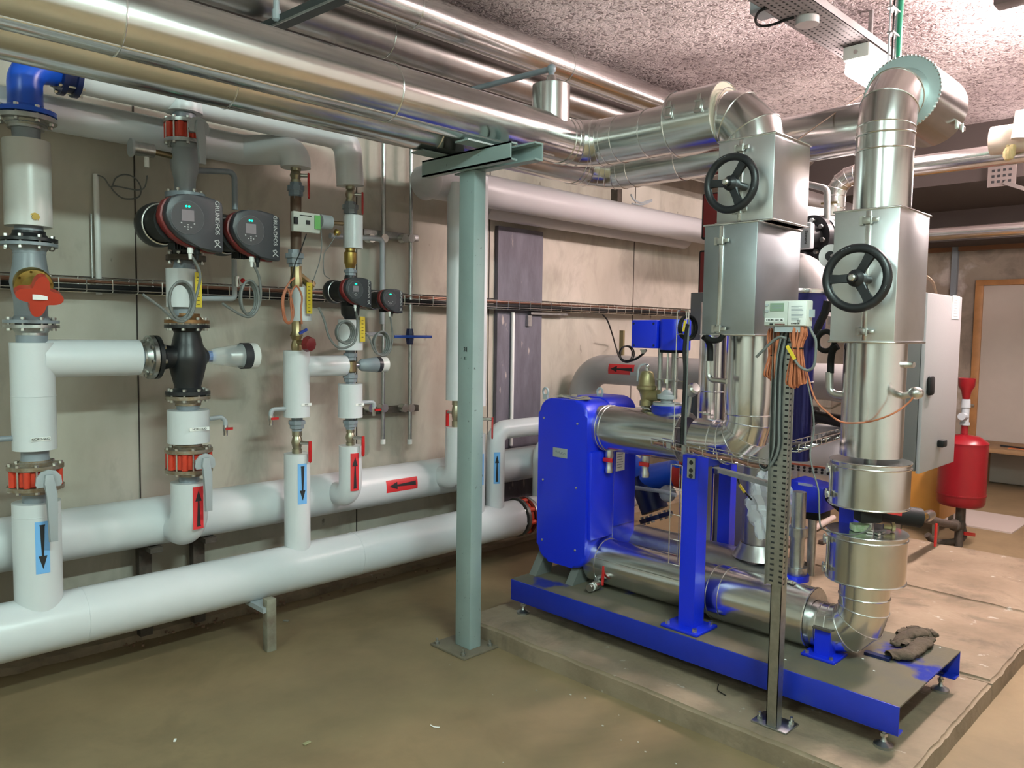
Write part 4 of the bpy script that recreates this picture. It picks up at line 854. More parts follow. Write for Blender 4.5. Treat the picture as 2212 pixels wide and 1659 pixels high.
T = alu('dusty silver pipe lying behind the front lower one', [(3.58, 1.60, zLw+.02), (3.58, 2.56, zLw+.02)], .105, 0, 1, [((3.58, 2.16, zLw+.02), Y_)], m=ALUD)
T = alu('silver vertical pipe rising from the rear lower pipe behind the strut', [(3.58, 1.825, zLw+.05), (3.58, 1.825, 1.08)], .086, 0, 1, [((3.58, 1.825, .56), Z_)], m=ALUD)
b = MB().lathe((3.58, 1.825, .50), Z_, [(0, .13), (.04, .105), (.07, .092)], 40, caps=False); part('collar', b, ALUD, T); 
T = thing('union_fitting', 'steel fitting stack with blue rings behind the strut foot', 'pipe fitting', (3.36, 1.53, .5))
part('pipe', MB().lathe((3.36, 1.53, .50), Z_, [(0, .03), (.03, .045), (.06, .045), (.06, .03), (.2, .03), (.2, .042), (.24, .042), (.24, .03), (.40, .03)], 16), STEEL, T); part('ring', MB().cyl((3.36, 1.53, .50), (3.36, 1.53, .525), .055, seg=20), BLUE, T)
# ---- steel skid
T = thing('machine_skid', 'long blue steel skid with a dusty deck under the exchanger', 'skid', (3.28, 1.93, .09))
xk0, xk1, yk0, yk1, zk = 2.92, 3.645, .93, 2.905, .272
part('deck', MB().bx(xk0+.004, xk1-.004, yk0, yk1, zk-.006, zk), SKTOP, T)
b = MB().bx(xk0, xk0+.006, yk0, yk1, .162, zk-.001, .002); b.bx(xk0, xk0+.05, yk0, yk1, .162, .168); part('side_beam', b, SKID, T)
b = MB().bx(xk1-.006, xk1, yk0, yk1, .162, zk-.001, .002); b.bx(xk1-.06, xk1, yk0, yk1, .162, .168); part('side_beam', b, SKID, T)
for x, y in ((xk0+.035, yk0+.06), (xk0+.035, yk1-.06), (xk1-.035, yk0+.06), (xk1-.035, yk1-.06)):
    f = part('foot', MB().lathe((x, y, .09), Z_, [(0, .034), (.010, .034), (.022, .012), (.03, .008), (.08, .008)], 20), STEEL, T)
    part('nut', MB().cyl((x, y, .13), (x, y, .142), .014, seg=6), BOLT, f)
T = thing('frame_post', 'blue square post on a bolted plate in front of the silver pipes', 'post', (3.04, 1.86, zk))
part('base_plate', MB().bx(2.94, 3.115, 1.775, 1.965, zk, zk+.014, .004), BLUE, T)
part('post', MB().bx(2.993, 3.075, 1.825, 1.905, zk+.014, 1.06), BLUE, T, smooth=20)
for x, y in ((2.96, 1.94), (2.96, 1.80), (3.095, 1.80), (3.095, 1.94)): part('bolt', MB().cyl((x, y, zk+.014), (x, y, zk+.03), .011, seg=6), BOLT, T)
part('hole_plate', MB().bx(2.986, 2.992, 1.838, 1.878, .96, 1.05), STEEL, T)
bh = MB()
for zz in (1.03, .995, .970): bh.cyl((2.985, 1.858, zz), (2.987, 1.858, zz), .010, seg=14)
part('bolt_heads', bh, INK, T)
T = thing('frame_post', 'blue rear post with crossbar, behind the front blue post', 'post', (3.73, 2.09, .09)); part('post', MB().bx(3.70, 3.76, 2.06, 2.13, .09, 1.07), BLUE, T); part('crossbar', MB().bx(3.06, 3.76, 1.84, 1.88, 1.00, 1.05).bx(3.71, 3.75, 1.88, 2.08, 1.0, 1.04), SKID, T)
solo('frame_post', MB().bx(3.86, 3.94, 2.40, 2.46, .095, 1.3), mat('dark_grey_post', (.07, .085, .09), .5), 'dark grey-green post seen just left of the blue front post', 'post')
T = thing('pipe_support', 'short blue support under the fat silver pipe on the skid deck', 'support', (3.2, 1.30, zk))
part('base_plate', MB().bx(3.10, 3.235, 1.24, 1.38, zk, zk+.012, .003), BLUE, T); part('post', MB().bx(3.135, 3.20, 1.275, 1.34, zk+.012, zk+.125), BLUE, T); part('clamp', MB().bx(3.12, 3.30, 1.27, 1.345, zk+.12, zk+.128), LEAD, T)
for x, y in ((3.115, 1.26), (3.115, 1.36)): part('bolt', MB().cyl((x, y, zk+.012), (x, y, zk+.024), .008, seg=6), BOLT, T)
solo('rubber_pad', MB().bx(3.30, 3.33, 1.10, 1.20, zk, zk+.012), DBLUE, 'small dark bar lying on the skid deck under the elbow', 'pad')
# ---- plate heat exchanger in its blue cover
T = thing('heat_exchanger', 'tall blue covered plate heat exchanger standing on the skid', 'heat exchanger', (3.28, 2.70, zk))
hx0, hx1, hy0, hy1, hz0, hz1 = 3.085, 3.30, 2.535, 2.875, .36, 1.245
def rrect(w0, w1, h0, h1, rad, n=8):
    o = []
    for cx_, cy_, a0 in ((w1-rad, h1-rad, 0), (w0+rad, h1-rad, pi/2), (w0+rad, h0+rad, pi), (w1-rad, h0+rad, 3*pi/2)):
        o += [(cx_+rad*math.cos(a0+pi/2*k/n), cy_+rad*math.sin(a0+pi/2*k/n)) for k in range(n+1)]
    return o
part('front_shell', MB().prism(rrect(hy0, hy1, hz0, hz1, .085), (hx0, 0, 0), Y_, Z_, X_, hx1-hx0, .018, 3), BLUE, T)
part('rear_shell', MB().prism(rrect(hy0+.008, hy1-.005, hz0+.01, hz1+.005, .085), (hx1, 0, 0), Y_, Z_, X_, .22, .010), BLUE, T)
part('side_shell', MB().bx(hx0+.018, hx1-.002, hy0-.020, hy0+.02, .52, .985, .012), BLUE, T); part('side_shell', MB().bx(hx1+.002, hx1+.20, hy0-.012, hy0+.02, .56, .97, .012), BLUE, T)
part('side_shell', MB().bx(hx0+.018, hx1+.2, hy1-.01, hy1+.018, .52, .985, .012), BLUE, T)
part('split_line', MB().bx(hx1-.0015, hx1+.0015, hy0-.0125, hy0, .50, .99), SEAM, T)
for y, z in ((2.835, 1.135), (2.600, 1.125), (2.835, .80), (2.600, .79), (2.835, .47), (2.60, .46)): part('screw', MB().lathe((hx0, y, z), -X_, [(0, .007), (.003, .006), (.005, 0)], 12), BOLT, T)
pl = part('name_plate', MB().bx(hx0-.003, hx0, 2.665, 2.765, .935, .985, .001), mat('grey_name_plate', (.33, .36, .36), .4, .3), T)
for k in range(3): part('wave_mark', MB().wire([(hx0-.004, 2.745-.02*k-.006*i, .963+.006*math.sin(i*1.6+k)-.003*k) for i in range(6)], .0014, 3, 5), GREY, pl)
part('data_label', MB().bx(hx1+.015, hx1+.09, hy0-.0145, hy0-.012, .86, 1.01), PAPER, T)
bb = MB()
for k in range(9): bb.bx(hx1+.022, hx1+.022+random.uniform(.03, .06), hy0-.0152, hy0-.0145, .99-.014*k, .993-.014*k)
part('printed_lines', bb, GREY, T)
for x, y in ((3.10, 2.845), (3.12, 2.60)):
    part('foot', MB().prism([(-.07, 0), (.05, 0), (.09, .12), (.01, .12)], (x+.02, y, zk), X_, Z_, Y_, .05) , mat('foot_grey_green', (.12, .13, .12), .6) if 'foot_grey_green' not in bpy.data.materials else bpy.data.materials['foot_grey_green'], T)
    part('foot', MB().prism([(.04, 0), (.0, 0), (-.03, .12), (.03, .12)], (x+.30, y, zk), X_, Z_, Y_, .012), bpy.data.materials['foot_grey_green'], T)
for x, y in ((3.34, 2.66), (3.10, 2.84)):
    part('lifting_eye', MB().tube([(x, y+.018*math.cos(2*pi*k/20), 1.275+.020*math.sin(2*pi*k/20)) for k in range(20)], .006, seg=8, closed=True).bx(x-.006, x+.006, y-.016, y+.016, hz1-.01, 1.262), LGREY, T)
b = MB()
for k in range(14): x = hx0+.03+random.random()*.18; y = hy0+.03+random.random()*.24; b.box((x, y, hz1+.003+random.random()*.006), (.06, .03, .002), (V((math.cos(k), math.sin(k), .08)).normalized(), V((-math.sin(k), math.cos(k), 0)), Z_))
solo('scrap_foil', b, mat('foil_scrap', (.4, .4, .33), .4, .6), 'crumpled foil scraps lying on top of the blue exchanger', 'scraps', kind='stuff')
# drain valve under lower pipe, vent valves under upper one
T = thing('drain_valve', 'nickel drain valve with red handle under the lower silver pipe', 'valve', (3.2, 2.43, zk))
q = P(1305, 1240, X=3.23); e = P(1272, 1272, X=3.04)
part('pipe', MB().tube([(q.x, q.y, .32), (q.x, q.y, q.z+.0), (q.x-.05, q.y, zk+.055), (e.x+.06, e.y, zk+.032)], .016, .03, 4, 16), STEEL, T)
part('tap_body', MB().lathe((e.x+.085, e.y-.0, zk+.034), V((-1, .0, -.06)), [(0, .018), (.02, .022), (.045, .022), (.05, .014), (.06, .02), (.085, .02), (.085, .010)], 12), BOLT, T)
part('white_ring', MB().cyl((e.x+.02, e.y, zk+.030), (e.x+.028, e.y, zk+.030), .0215, seg=14), WHITE, T)
part('handle', MB().box((e.x+.075, e.y-.03, zk+.085), (.010, .014, .10), (V((1, 0, -.1)).normalized(), Y_, V((.1, 0, 1)).normalized()), .003), RED, T)
for xx, yy, lab, X in ((1316, 990, 'left small vent valve with red handle under the upper silver sleeve', XV-.02), (1394, 998, 'right small vent valve with red handle under the upper silver sleeve', XV+.02)):
    q = P(xx, yy, X=X); T = thing('drain_valve', lab, 'valve', (X, q.y, q.z-.06))
    part('tap_body', MB().lathe((X, q.y, zU-.11), (0, 0, -1), [(0, .02), (.03, .024), (.055, .018), (.09, .018), (.1, .022), (.12, .020)], 12), BOLT, T); part('handle', MB().box((X-.025, q.y-.01, zU-.16), (.012, .06, .022), None, .004), RED, T)
# safety valve
q = P(1396, 878, X=XV); zs = zU+.112; X0 = XV; Y0 = q.y
T = thing('safety_valve', 'bronze safety valve standing on the upper silver sleeve', 'valve', (X0, Y0, zs))
zz = lambda y: zat(X0, Y0, y)-zs
part('valve_body', MB().lathe((X0, Y0, zs), Z_, [(0, .020), (zz(877), .020), (zz(876), .034), (zz(866), .034), (zz(862), .028), (zz(850), .034), (zz(843), .042), (zz(840), .050), (zz(834), .050), (zz(832), .042), (zz(822), .040), (zz(806), .032), (zz(802), .026), (zz(800), .0)], 28), BRONZE, T)
part('outlet', MB().cyl((X0, Y0, zs+zz(856)), (X0+.0, Y0-.075, zs+zz(852)), .028, seg=24), BRONZE, T)
part('cap', MB().cyl((X0, Y0, zs+zz(802)), (X0, Y0, zs+zz(792)), .010, seg=12).ball((X0, Y0, zs+zz(791)), .013), BOLT, T)
part('lifting_lever', MB().wire([(X0, Y0, zs+zz(789)), (X0, Y0+.02, zs+zz(787)), (X0-.01, Y0+.045, zs+zz(796)), (X0-.01, Y0+.05, zs+zz(825))], .005, 5, 6), LGREY, T)
# motor valve with blue actuator
q = P(1440, 885, X=XV+.02); X0, Y0 = XV+.02, q.y; zz = lambda y: zat(X0, Y0, y)
T = thing('motor_valve', 'motor valve on blue flange with three rods and a blue actuator box', 'valve', (X0, Y0, zU+.11))
part('blue_flange', MB().lathe((X0, Y0, zz(884)), Z_, [(-.02, .075), (0, .075), (.012, .078), (.02, .07)], 36), SKID, T)
part('cover', MB().lathe((X0, Y0, zz(878)), Z_, [(0, .068), (.018, .068), (.02, .03), (zz(862)-zz(878), .03), (zz(861)-zz(878), .05), (zz(853)-zz(878), .05), (zz(850)-zz(878), .03), (zz(842)-zz(878), .014), (zz(842)-zz(878), .006)], 32), LGREY, T)
part('spindle', MB().cyl((X0, Y0, zz(850)), (X0, Y0, zz(752)), .006, seg=12).lathe((X0, Y0, zz(828)), Z_, [(0, .01), (.0, .018), (.02, .018), (.02, .01)], 8), BOLT, T)
for dx, dy in ((-.0, .045), (0, -.045), (.05, 0)): part('rod', MB().cyl((X0+dx, Y0+dy, zz(858)), (X0+dx, Y0+dy, zz(752)), .0115, seg=12), STEEL, T)
part('bridge', MB().bx(X0-.012, X0+.012, Y0-.06, Y0+.06, zz(822), zz(819)), STEEL, T)
za, zb_ = zz(692), zz(753)
ya = P(1365, 720, X=X0-.05).y; yb = P(1420, 720, X=X0-.05).y; yc = P(1483, 720, X=X0).y
part('gear_box', MB().bx(X0-.055, X0+.05, yb, ya, zb_, za, .006), BLUE, T)
part('motor_cover', MB().prism(rrect(yc, yb, -.06, .07, .045), (X0, 0, zb_-.006), Y_, X_, Z_, za-zb_+.010, .003), BLUE, T)
bb = MB()
for xx, yy in ((1369, 699), (1412, 699), (1369, 746), (1412, 746)): c = P(xx, yy, X=X0-.055); bb.cyl(c, c-X_*.002, .006, seg=12)
part('screws', bb, DBLUE, T); part('base', MB().bx(X0-.04, X0+.04, yc+.02, yb-.01, zb_-.02, zb_-.006), RUB, T)
part('gland', MB().lathe(P(1390, 755, X=X0), (0, 0, -1), [(0, .018), (.012, .012), (.02, .008)], 10), CREAM, T)
# sensor pocket right of motor valve
q = P(1496, 842, X=XV); T = thing('temperature_sensor', 'tilted silver sensor head beside the motor valve', 'sensor', q-V((0, 0, .05)))
part('head', MB().lathe(q, V((-.3, -.8, .45)), [(-.03, .02), (-.02, .030), (.02, .030), (.03, .022)], 24), BOLT, T); part('stem', MB().cyl(q-V((0, -.01, .03)), (q.x, q.y+.02, zU+.1), .008, seg=10), STEEL, T)
# ================================================================ strut, meter, coils, wire trays
sx0, sx1, sy0, sy1 = 2.775, 2.815, 1.318, 1.362
T = thing('strut_post', 'galvanised strut post on a bolted foot in front of the blue skid', 'post', (2.795, 1.34, .09))
part('base_plate', MB().bx(2.765, 2.875, 1.275, 1.42, .09, .098, .002), STEEL, T)
b = MB(); b.bx(sx0, sx0+.0035, sy0, sy1, .098, 1.60); b.bx(sx0, sx1, sy0, sy0+.0035, .098, 1.60); b.bx(sx0, sx1, sy1-.0035, sy1, .098, 1.60)
part('channel', b, STEEL, T)
for x, y in ((2.80, 1.40), (2.85, 1.295)): part('anchor_bolt', MB().cyl((x, y, .098), (x, y, .125), .006, seg=8).cyl((x, y, .098), (x, y, .11), .011, seg=6), BOLT, T)
T = thing('perforated_tray', 'narrow perforated cable tray screwed up the strut post', 'cable tray', (2.76, 1.34, .53))
zb0, zb1 = P(1680, 1265, X=2.765).z, 1.66
tw = .034
b = MB(); y0, y1 = 1.30, 1.372
b.bx(2.760, 2.763, y0, y1, zb0, zb1); b.bx(2.738, 2.763, y0, y0+.002, zb0, zb1); b.bx(2.738, 2.763, y1-.002, y1, zb0, zb1)
tb = b
b = MB(); z = zb0+.015
while z < zb1-.02:
    for yy in (1.318, 1.354): b.box((2.7592, yy, z), (.0014, .014, .007))
    b.box((2.750, y0-.0006, z), (.008, .0012, .006)); z += .021
part2('tray', tb, STEEL, b, INK, T)
for k, (yy, zz0) in enumerate(((1.358, 1.10), (1.350, 1.10), (1.342, 1.09))):
    cable('%s cable strapped down the strut post' % ('left grey', 'middle black', 'right grey')[k], [(2.752, yy-.02, 1.62), (2.750, yy, 1.5), (2.750, yy, 1.3), (2.750, yy, zz0+.08), (2.755, yy+.02+.012*k, zz0), (2.77, yy+.06+.01*k, zz0-.01+.01*k)], .0055, (WIRE, RUB, WIRE)[k])
# heat meter
mx = 2.725
a_ = P(1652, 650, X=mx); c_ = P(1743, 705, X=mx)
T = thing('heat_meter', 'grey and white heat meter with small display on top of the strut', 'meter', (mx+.02, (a_.y+c_.y)/2, c_.z))
part('casing', MB().bx(mx, mx+.045, c_.y, a_.y, c_.z, a_.z, .004), CREAM, T)
yd = P(1702, 680, X=mx).y
part('left_cover', MB().bx(mx-.004, mx, yd, a_.y-.003, c_.z+.003, a_.z-.003, .001), mat('meter_grey', (.48, .5, .46), .45), T)
pw = part('data_label', MB().bx(mx-.004, mx, c_.y+.004, yd-.002, c_.z+.003, a_.z-.003, .001), WHITE, T)
def onf(x, y): p = P(x, y, X=mx-.005); return p
c1, c2 = onf(1664, 655), onf(1693, 672); part('display', MB().bx(mx-.006, mx-.004, c2.y, c1.y, c2.z, c1.z), LCD, T); 
b = MB(); b.bx(mx-.0064, mx-.006, c2.y+.006, c1.y-.008, c2.z+.010, c2.z+.014); b.bx(mx-.0064, mx-.006, c2.y+.004, c1.y-.006, c2.z+.018, c2.z+.021); part('digits', b, GREY, T)
for yy in (659, 672): q = onf(1657, yy); part('button', MB().cyl(q, q-X_*.003, .0055, seg=16), LGREY, T)
c1, c2 = onf(1653, 687), onf(1694, 695.5); part('name_strip', MB().bx(mx-.0055, mx-.004, c2.y, c1.y, c2.z, c1.z), WHITE, T)
text('LYON_CH_06', .0105, ((mx-.0062), (c1.y+c2.y)/2, (c1.z+c2.z)/2), -Y_, Z_, INK, T)
q = onf(1684, 700); text('homescop', .0095, (mx-.0048, q.y, q.z), -Y_, Z_, MAROON, T); q = onf(1666, 700); part('port', MB().box((mx-.0048, q.y, q.z), (.002, .013, .005)), INK, T)
b = MB(); 
for k in range(11):
    y_ = 662+k*2.9; q = onf(1709, y_); q2 = onf(1709+random.choice((16, 20, 24, 26)), y_); b.bx(mx-.0046, mx-.004, q2.y, q.y, q.z-.0008, q.z+.0008)
part('printed_lines', b, GREY, T); q = onf(1712, 694); text('CE', .011, (mx-.0046, onf(1725, 694).y, q.z), -Y_, Z_, INK, T); text('81490180', .008, (mx-.0046, onf(1718, 699).y, onf(1718, 699).z), -Y_, Z_, INK, T)
part('screw_lug', MB().box((mx+.02, a_.y+.006, (a_.z+c_.z)/2), (.012, .012, .028)), LGREY, T); part('screw_lug', MB().box((mx+.02, c_.y-.008, (a_.z+c_.z)/2), (.012, .016, .028)), LGREY, T)
part('lower_housing', MB().bx(mx+.003, mx+.05, c_.y+.02, a_.y-.04, c_.z-.022, c_.z), LGREY, T)
def coil(label, pts, r, n, Y, spread, drop):
    b = MB()
    for k in range(n):
        f = (k/(n-1)-.5); w = spread*f; o = random.uniform(-.006, .006)
        b.wire([(X_c + o*.5, y+(w*ws), z+o) for (X_c, y, z, ws) in pts], r, 5, 6)
    return b
def hank(label, cxp, top, bot, waist, X, wtop, wbot, n=11):
    b = MB(); c = P(cxp, top, X=X); d = P(cxp-6, bot, X=X); m_ = P(cxp-2, waist, X=X)
    for k in range(n):
        f = k/(n-1)-.5; o = random.uniform(-.004, .004); e = X+random.uniform(-.012, .012)
        L = [(e, m_.y+f*.030, m_.z), (e+.004, c.y+f*wtop, c.z-.03+o), (e+.01, c.y+f*wtop*.9, c.z+o), (e+.018, c.y+f*wtop, c.z-.03+o), (e+.014, m_.y+f*.03, m_.z), (e+.018, d.y+f*wbot, d.z+.03+o), (e+.008, d.y+f*wbot*.9, d.z+abs(f)*.03+o), (e, d.y+f*wbot, d.z+.03+o)]
        b.wire(L, .0034, 4, 6, closed=True)
    T = thing('cable_coil', label, 'cable coil', (X, c.y, d.z)); part('cable', b, ORANGE, T)
    part('cable_tie', MB().ring(m_+V((.008, 0, 0)), Z_, .021, .0022, 20, 5), RUB, T)
    return T
hank('orange-brown cable coil hanging left of the strut under the meter', 1674, 712, 822, 768, 2.76, .050, .055)
hank('orange-brown cable coil hanging right of the strut under the meter', 1722, 708, 838, 752, 2.73, .055, .065, 12)
cable('grey twin cable sticking out left below the meter', [P(x, y, X=2.70) for x, y in ((1698, 732), (1685, 728), (1668, 738), (1650, 755), (1634, 771))], .0055, WIRE)
cable('grey looped cable right of the meter, tagged yellow', [P(x, y, X=2.715) for x, y in ((1715, 775), (1728, 792), (1745, 800), (1758, 790), (1762, 760), (1762, 735), (1755, 720), (1748, 705))], .005, WIRE)
T = thing('cable_tag', 'yellow cable tag below the meter', 'tag', P(1712, 775, X=2.70)); a1, a2 = P(1700, 747, X=2.70), P(1717, 776, X=2.70); d = a2-a1; part('tag', MB().box((a1+a2)/2, (d.length, .003, .012), (d.normalized(), X_, d.normalized().cross(X_))), YEL, T)
T = thing('cable_tag', 'yellow cable tag hanging under the galvanised rail', 'tag', P(1603, 1052, X=2.9)); a1, a2 = P(1597, 1047, X=2.90), P(1609, 1064, X=2.90); d = a2-a1; part('tag', MB().box((a1+a2)/2, (d.length, .003, .011), (d.normalized(), X_, d.normalized().cross(X_))), YEL, T)
cable('black cable hanging from the galvanised rail to the yellow tag', [P(x, y, X=2.905) for x, y in ((1594, 1027), (1595, 1038), (1600, 1050), (1612, 1066), (1624, 1080))], .004)
cable('thin brown sensor cable swinging from the right coil across the tall pipe', [P(x, y, X=2.80) for x, y in ((1742, 800), (1760, 860), (1790, 893), (1820, 912))]+[P(x, y, X=3.08) for x, y in ((1860, 913), (1890, 908), (1930, 893))]+[P(x, y, X=3.12) for x, y in ((1960, 872), (1978, 852))], .0035, ORANGE, 'sensor_wire')
cable('thin grey cable falling past the drums onto the lower lid', [P(x, y, X=2.85) for x, y in ((1740, 810), (1755, 880), (1758, 930), (1750, 980), (1757, 1020), (1768, 1060), (1770, 1110), (1775, 1140))]+[P(x, y, X=3.08) for x, y in ((1800, 1150), (1840, 1155), (1870, 1148), (1880, 1135))], .0032, WIRE, 'sensor_wire')
# galvanised angle rail and wire basket between post and strut
rl = P(1545, 1014, X=2.93); rr = P(1660, 1036, X=2.80)
T = thing('support_rail', 'galvanised angle rail running from the blue post to the strut', 'rail', rl)
d = V((rr.x-rl.x, rr.y-rl.y, 0)).normalized(); e = Z_.cross(d); L = (rr-rl).length; zr = rl.z
part('rail', MB().box((rl+rr)/2, (L, .03, .004), (d, e, Z_)).box((rl+rr)/2-Z_*.012+e*.014, (L, .003, .024), (d, e, Z_)), STEEL, T)
T = thing('wire_basket', 'small wire basket with cables under the upper silver elbow', 'cable tray', rl+V((0, 0, .02)))
p0 = P(1418, 955, X=3.03); p1 = P(1665, 1005, X=2.80); z0 = (p0.z+p1.z)/2-.015; p0.z = p1.z = z0
d = (p1-p0).normalized(); e = Z_.cross(d); b = MB()
for o, h in ((-.03, .03), (-.03, 0), (0, -.0), (.03, 0), (.03, .03)): b.cyl(p0+e*o+Z_*h, p1+e*o+Z_*h, .0023, seg=6)
part('long_wires', b, SEAM, T)
n_ = 9
for k in range(n_): c = p0+(p1-p0)*(k/(n_-1)); part('cross_wire', MB().tube([c-e*.03+Z_*.03, c-e*.03, c+e*.03, c+e*.03+Z_*.03], .0022, .008, 2, 6), SEAM, T)
for k, xx in enumerate((1445, 1478, 1610)): c = P(xx, 975+ (xx-1445)*.22, X=2.97-.08*k/2); part('clamp_plate', MB().box((c.x, c.y, z0+.012), (.012, .022, .035)), STEEL, T)
for k in range(2): cable('%s braided brown cable lying in the small wire basket' % ('front', 'rear')[k], [p0+(p1-p0)*t+e*(.012*(k*2-1))+Z_*(.008+.004*math.sin(t*20+k)) for t in [i/8 for i in range(9)]], .006, (COPPER, BROWN)[k])
T = thing('wire_basket', 'wire basket with cables running back between the strut and the upper drum', 'cable tray', P(1720, 975, X=3.0))
p0 = P(1708, 975, X=2.95); p1 = P(1822, 940, X=4.3); d = (p1-p0).normalized(); e = V((-d.y, d.x, 0)).normalized(); b = MB()
for o, h in ((-.03, .03), (-.03, 0), (.03, 0), (.03, .03)): b.cyl(p0+e*o+Z_*h, p1+e*o+Z_*h, .0025, seg=6)
part('long_wires', b, SEAM, T)
for k in range(12): c = p0+(p1-p0)*(k/11); part('cross_wire', MB().tube([c-e*.03+Z_*.03, c-e*.03, c+e*.03, c+e*.03+Z_*.03], .0025, .008, 2, 6), SEAM, T)
for k in range(2): cable('%s black cable in the rear wire basket' % ('left', 'right')[k], [p0+(p1-p0)*t+e*(.015*(k*2-1))+Z_*(.012+.01*math.sin(t*9+k)) for t in [i/8 for i in range(9)]], .007)
# vertical wire ladders
def ladder(label, xa, xb, y0, y1, X, n):
    a, b_ = P(xa, y0, X=X), P(xb, y0, X=X); zl_ = P(xa, y1, X=X).z; T = thing('wire_ladder', label, 'cable tray', (X, a.y, zl_))
    for yy in (a.y, b_.y): part('rail', MB().cyl((X, yy, zl_), (X, yy, a.z), .0025, seg=6), SEAM, T)
    part('rail', MB().cyl((X+.03, (a.y+b_.y)/2, zl_), (X+.03, (a.y+b_.y)/2, a.z), .0022, seg=6), SEAM, T)
    for k in range(n):
        z = zl_+(a.z-zl_)*k/(n-1); part('rung', MB().tube([(X, a.y, z), (X-.012, (a.y+b_.y)/2, z+.004), (X, b_.y, z)], .0024, seg=6), SEAM, T)
    return T
ladder('upright wire ladder tray reaching from the pipe sleeve up to the wall basket', 1463, 1488, 672, 975, 2.97, 7)
ladder('lower wire ladder tray left of the blue front post', 1450, 1474, 1003, 1218, 2.97, 5)
cable('thick black cable climbing the upright wire ladder', [P(x, y, X=2.95) for x, y in ((1472, 965), (1475, 900), (1478, 850), (1480, 800), (1478, 760), (1482, 720), (1486, 700))], .008)
cable('grey cable climbing the upright wire ladder', [P(x, y, X=2.955) for x, y in ((1480, 960), (1482, 880), (1484, 800), (1486, 740), (1488, 690))], .005, WIRE)
loop('black cable loop with yellow tag beside the lower valve box', 1488, 708, 17, 26, 1.93, .006, RUB, None, 2)
T = thing('cable_tag', 'yellow cable tag on the black loop beside the lower valve box', 'tag', P(1478, 705, X=2.93)); a1, a2 = P(1480, 692, X=2.93), P(1476, 716, X=2.93); d = a2-a1; part('tag', MB().box((a1+a2)/2, (d.length, .003, .010), (d.normalized(), X_, d.normalized().cross(X_))), YEL, T)
# black traced hoses with silver elbows
T = thing('drain_pipe', 'black insulated hose with silver elbow left of the left drop pipe', 'pipe', P(1535, 822, X=3.05))
part('hose', MB().wire([P(x, y, X=3.06) for x, y in ((1520, 727), (1530, 737), (1534, 752), (1534, 780))], .014, 5, 14), RUB, T); part('hose', MB().wire([P(x, y, X=3.02) for x, y in ((1525, 728), (1540, 736), (1555, 733), (1562, 724))], .012, 5, 12), RUB, T)
part('elbow', MB().tube([P(1530, 780, X=3.06), P(1530, 820, X=3.06), P(1570, 824, X=3.06)], .012, .03, 5, 16), BOLT, T)
T = thing('drain_pipe', 'black hose ring with silver elbow left of the right drop pipe', 'pipe', P(1795, 850, X=3.2))
q = P(1784, 737, X=3.2); part('hose_ring', MB().tube([q+V((0, math.cos(2*pi*k/28)*.036, math.sin(2*pi*k/28)*.040)) for k in range(28)], .011, seg=12, closed=True), RUB, T)
part('hose', MB().wire([P(x, y, X=3.2) for x, y in ((1810, 748), (1800, 755), (1795, 775), (1794, 806))], .014, 5, 14), RUB, T)
part('elbow', MB().tube([P(1792, 804, X=3.2), P(1792, 850, X=3.2), P(1835, 856, X=3.2)], .0155, .03, 5, 16), BOLT, T)
q = P(1966, 852, X=3.16); T = thing('temperature_sensor', 'shiny ball-shaped sensor head on the right vertical pipe', 'sensor', q-V((0, 0, .03)))
part('head', MB().ball(P(1978, 849, X=3.14), .028, 1, 1, .85), BOLT, T); part('stem', MB().cyl(P(1978, 849, X=3.14), (XV, YV2-.11, P(1950, 857, X=3.2).z), .014, seg=12), BOLT, T)
# things on the lower drum lid
zl2 = zat(XV, YV2, 1146)+.003
def on(x, y): return P(x, y, Z=zl2)
T = thing('foam_block', 'speckled pale foam block lying on the lower drum lid', 'block', on(1858, 1148)); c = on(1858, 1146); part('block', MB().box((c.x, c.y, zl2+.014), (.07, .05, .028), (V((.7, -.7, 0)), V((.7, .7, 0)), Z_), .004), mat('speckled_foam', (.55, .62, .48), .8, 0, .3, 90, .5, 60, c2=(.25, .42, .2)), T)
c = on(1925, 1148); solo('pipe_plug', MB().lathe((c.x, c.y, zl2+.019), (.5, -.8, 0), [(-.03, .012), (0, .012), (0, .019), (.012, .019), (.012, .014)], 12), BRONZE, 'dull bronze pipe plug on the lower drum lid', 'fitting')
c = on(1895, 1150); b = MB()
for k in range(6): b.box((c.x+random.uniform(-.04, .04), c.y+random.uniform(-.03, .03), zl2+.004), (.022, .012, .006), (V((math.cos(k), math.sin(k), 0)), V((-math.sin(k), math.cos(k), 0)), Z_))
solo('loose_clips', b, BOLT, 'small heap of loose steel clips on the lower drum lid', 'clips', kind='stuff')
# black hose towards the tank
hz = P(1890, 1108, X=3.35)
h0, h1 = P(1885, 1108, Y=1.10), P(1985, 1120, Y=1.0)
pe = lambda q, d: ((EYE-q)-d*(EYE-q).dot(d)).normalized()
T = thing('insulated_hose', 'thick black insulated hose with red stripe pointing right from under the upper drum', 'hose', h0)
A0 = P(1870, 1100, X=3.45); A1 = P(1988, 1119, Y=1.10)
part('hose', MB().tube([P(1800, 1070, X=3.55), P(1830, 1095, X=3.5), A0, A1], .042, .08, 5, 24), RUB, T)
dd = (A1-A0).normalized(); part('end_face', MB().cyl(A1, A1+dd*.003, .036, seg=20), DBLUE, T)
q = A0+dd*((A1-A0).length*.45); sd = V((-dd.y, dd.x, 0)); upv = Z_
part('red_stripe', MB().box(q+pe(q, dd)*.0425, (.06, .003, .009), (dd, pe(q, dd), dd.cross(pe(q, dd)))).box(q+dd*.026+pe(q, dd)*.0415+dd.cross(pe(q, dd))*-.012, (.009, .003, .026), (dd, pe(q, dd), dd.cross(pe(q, dd)))), RED, T)
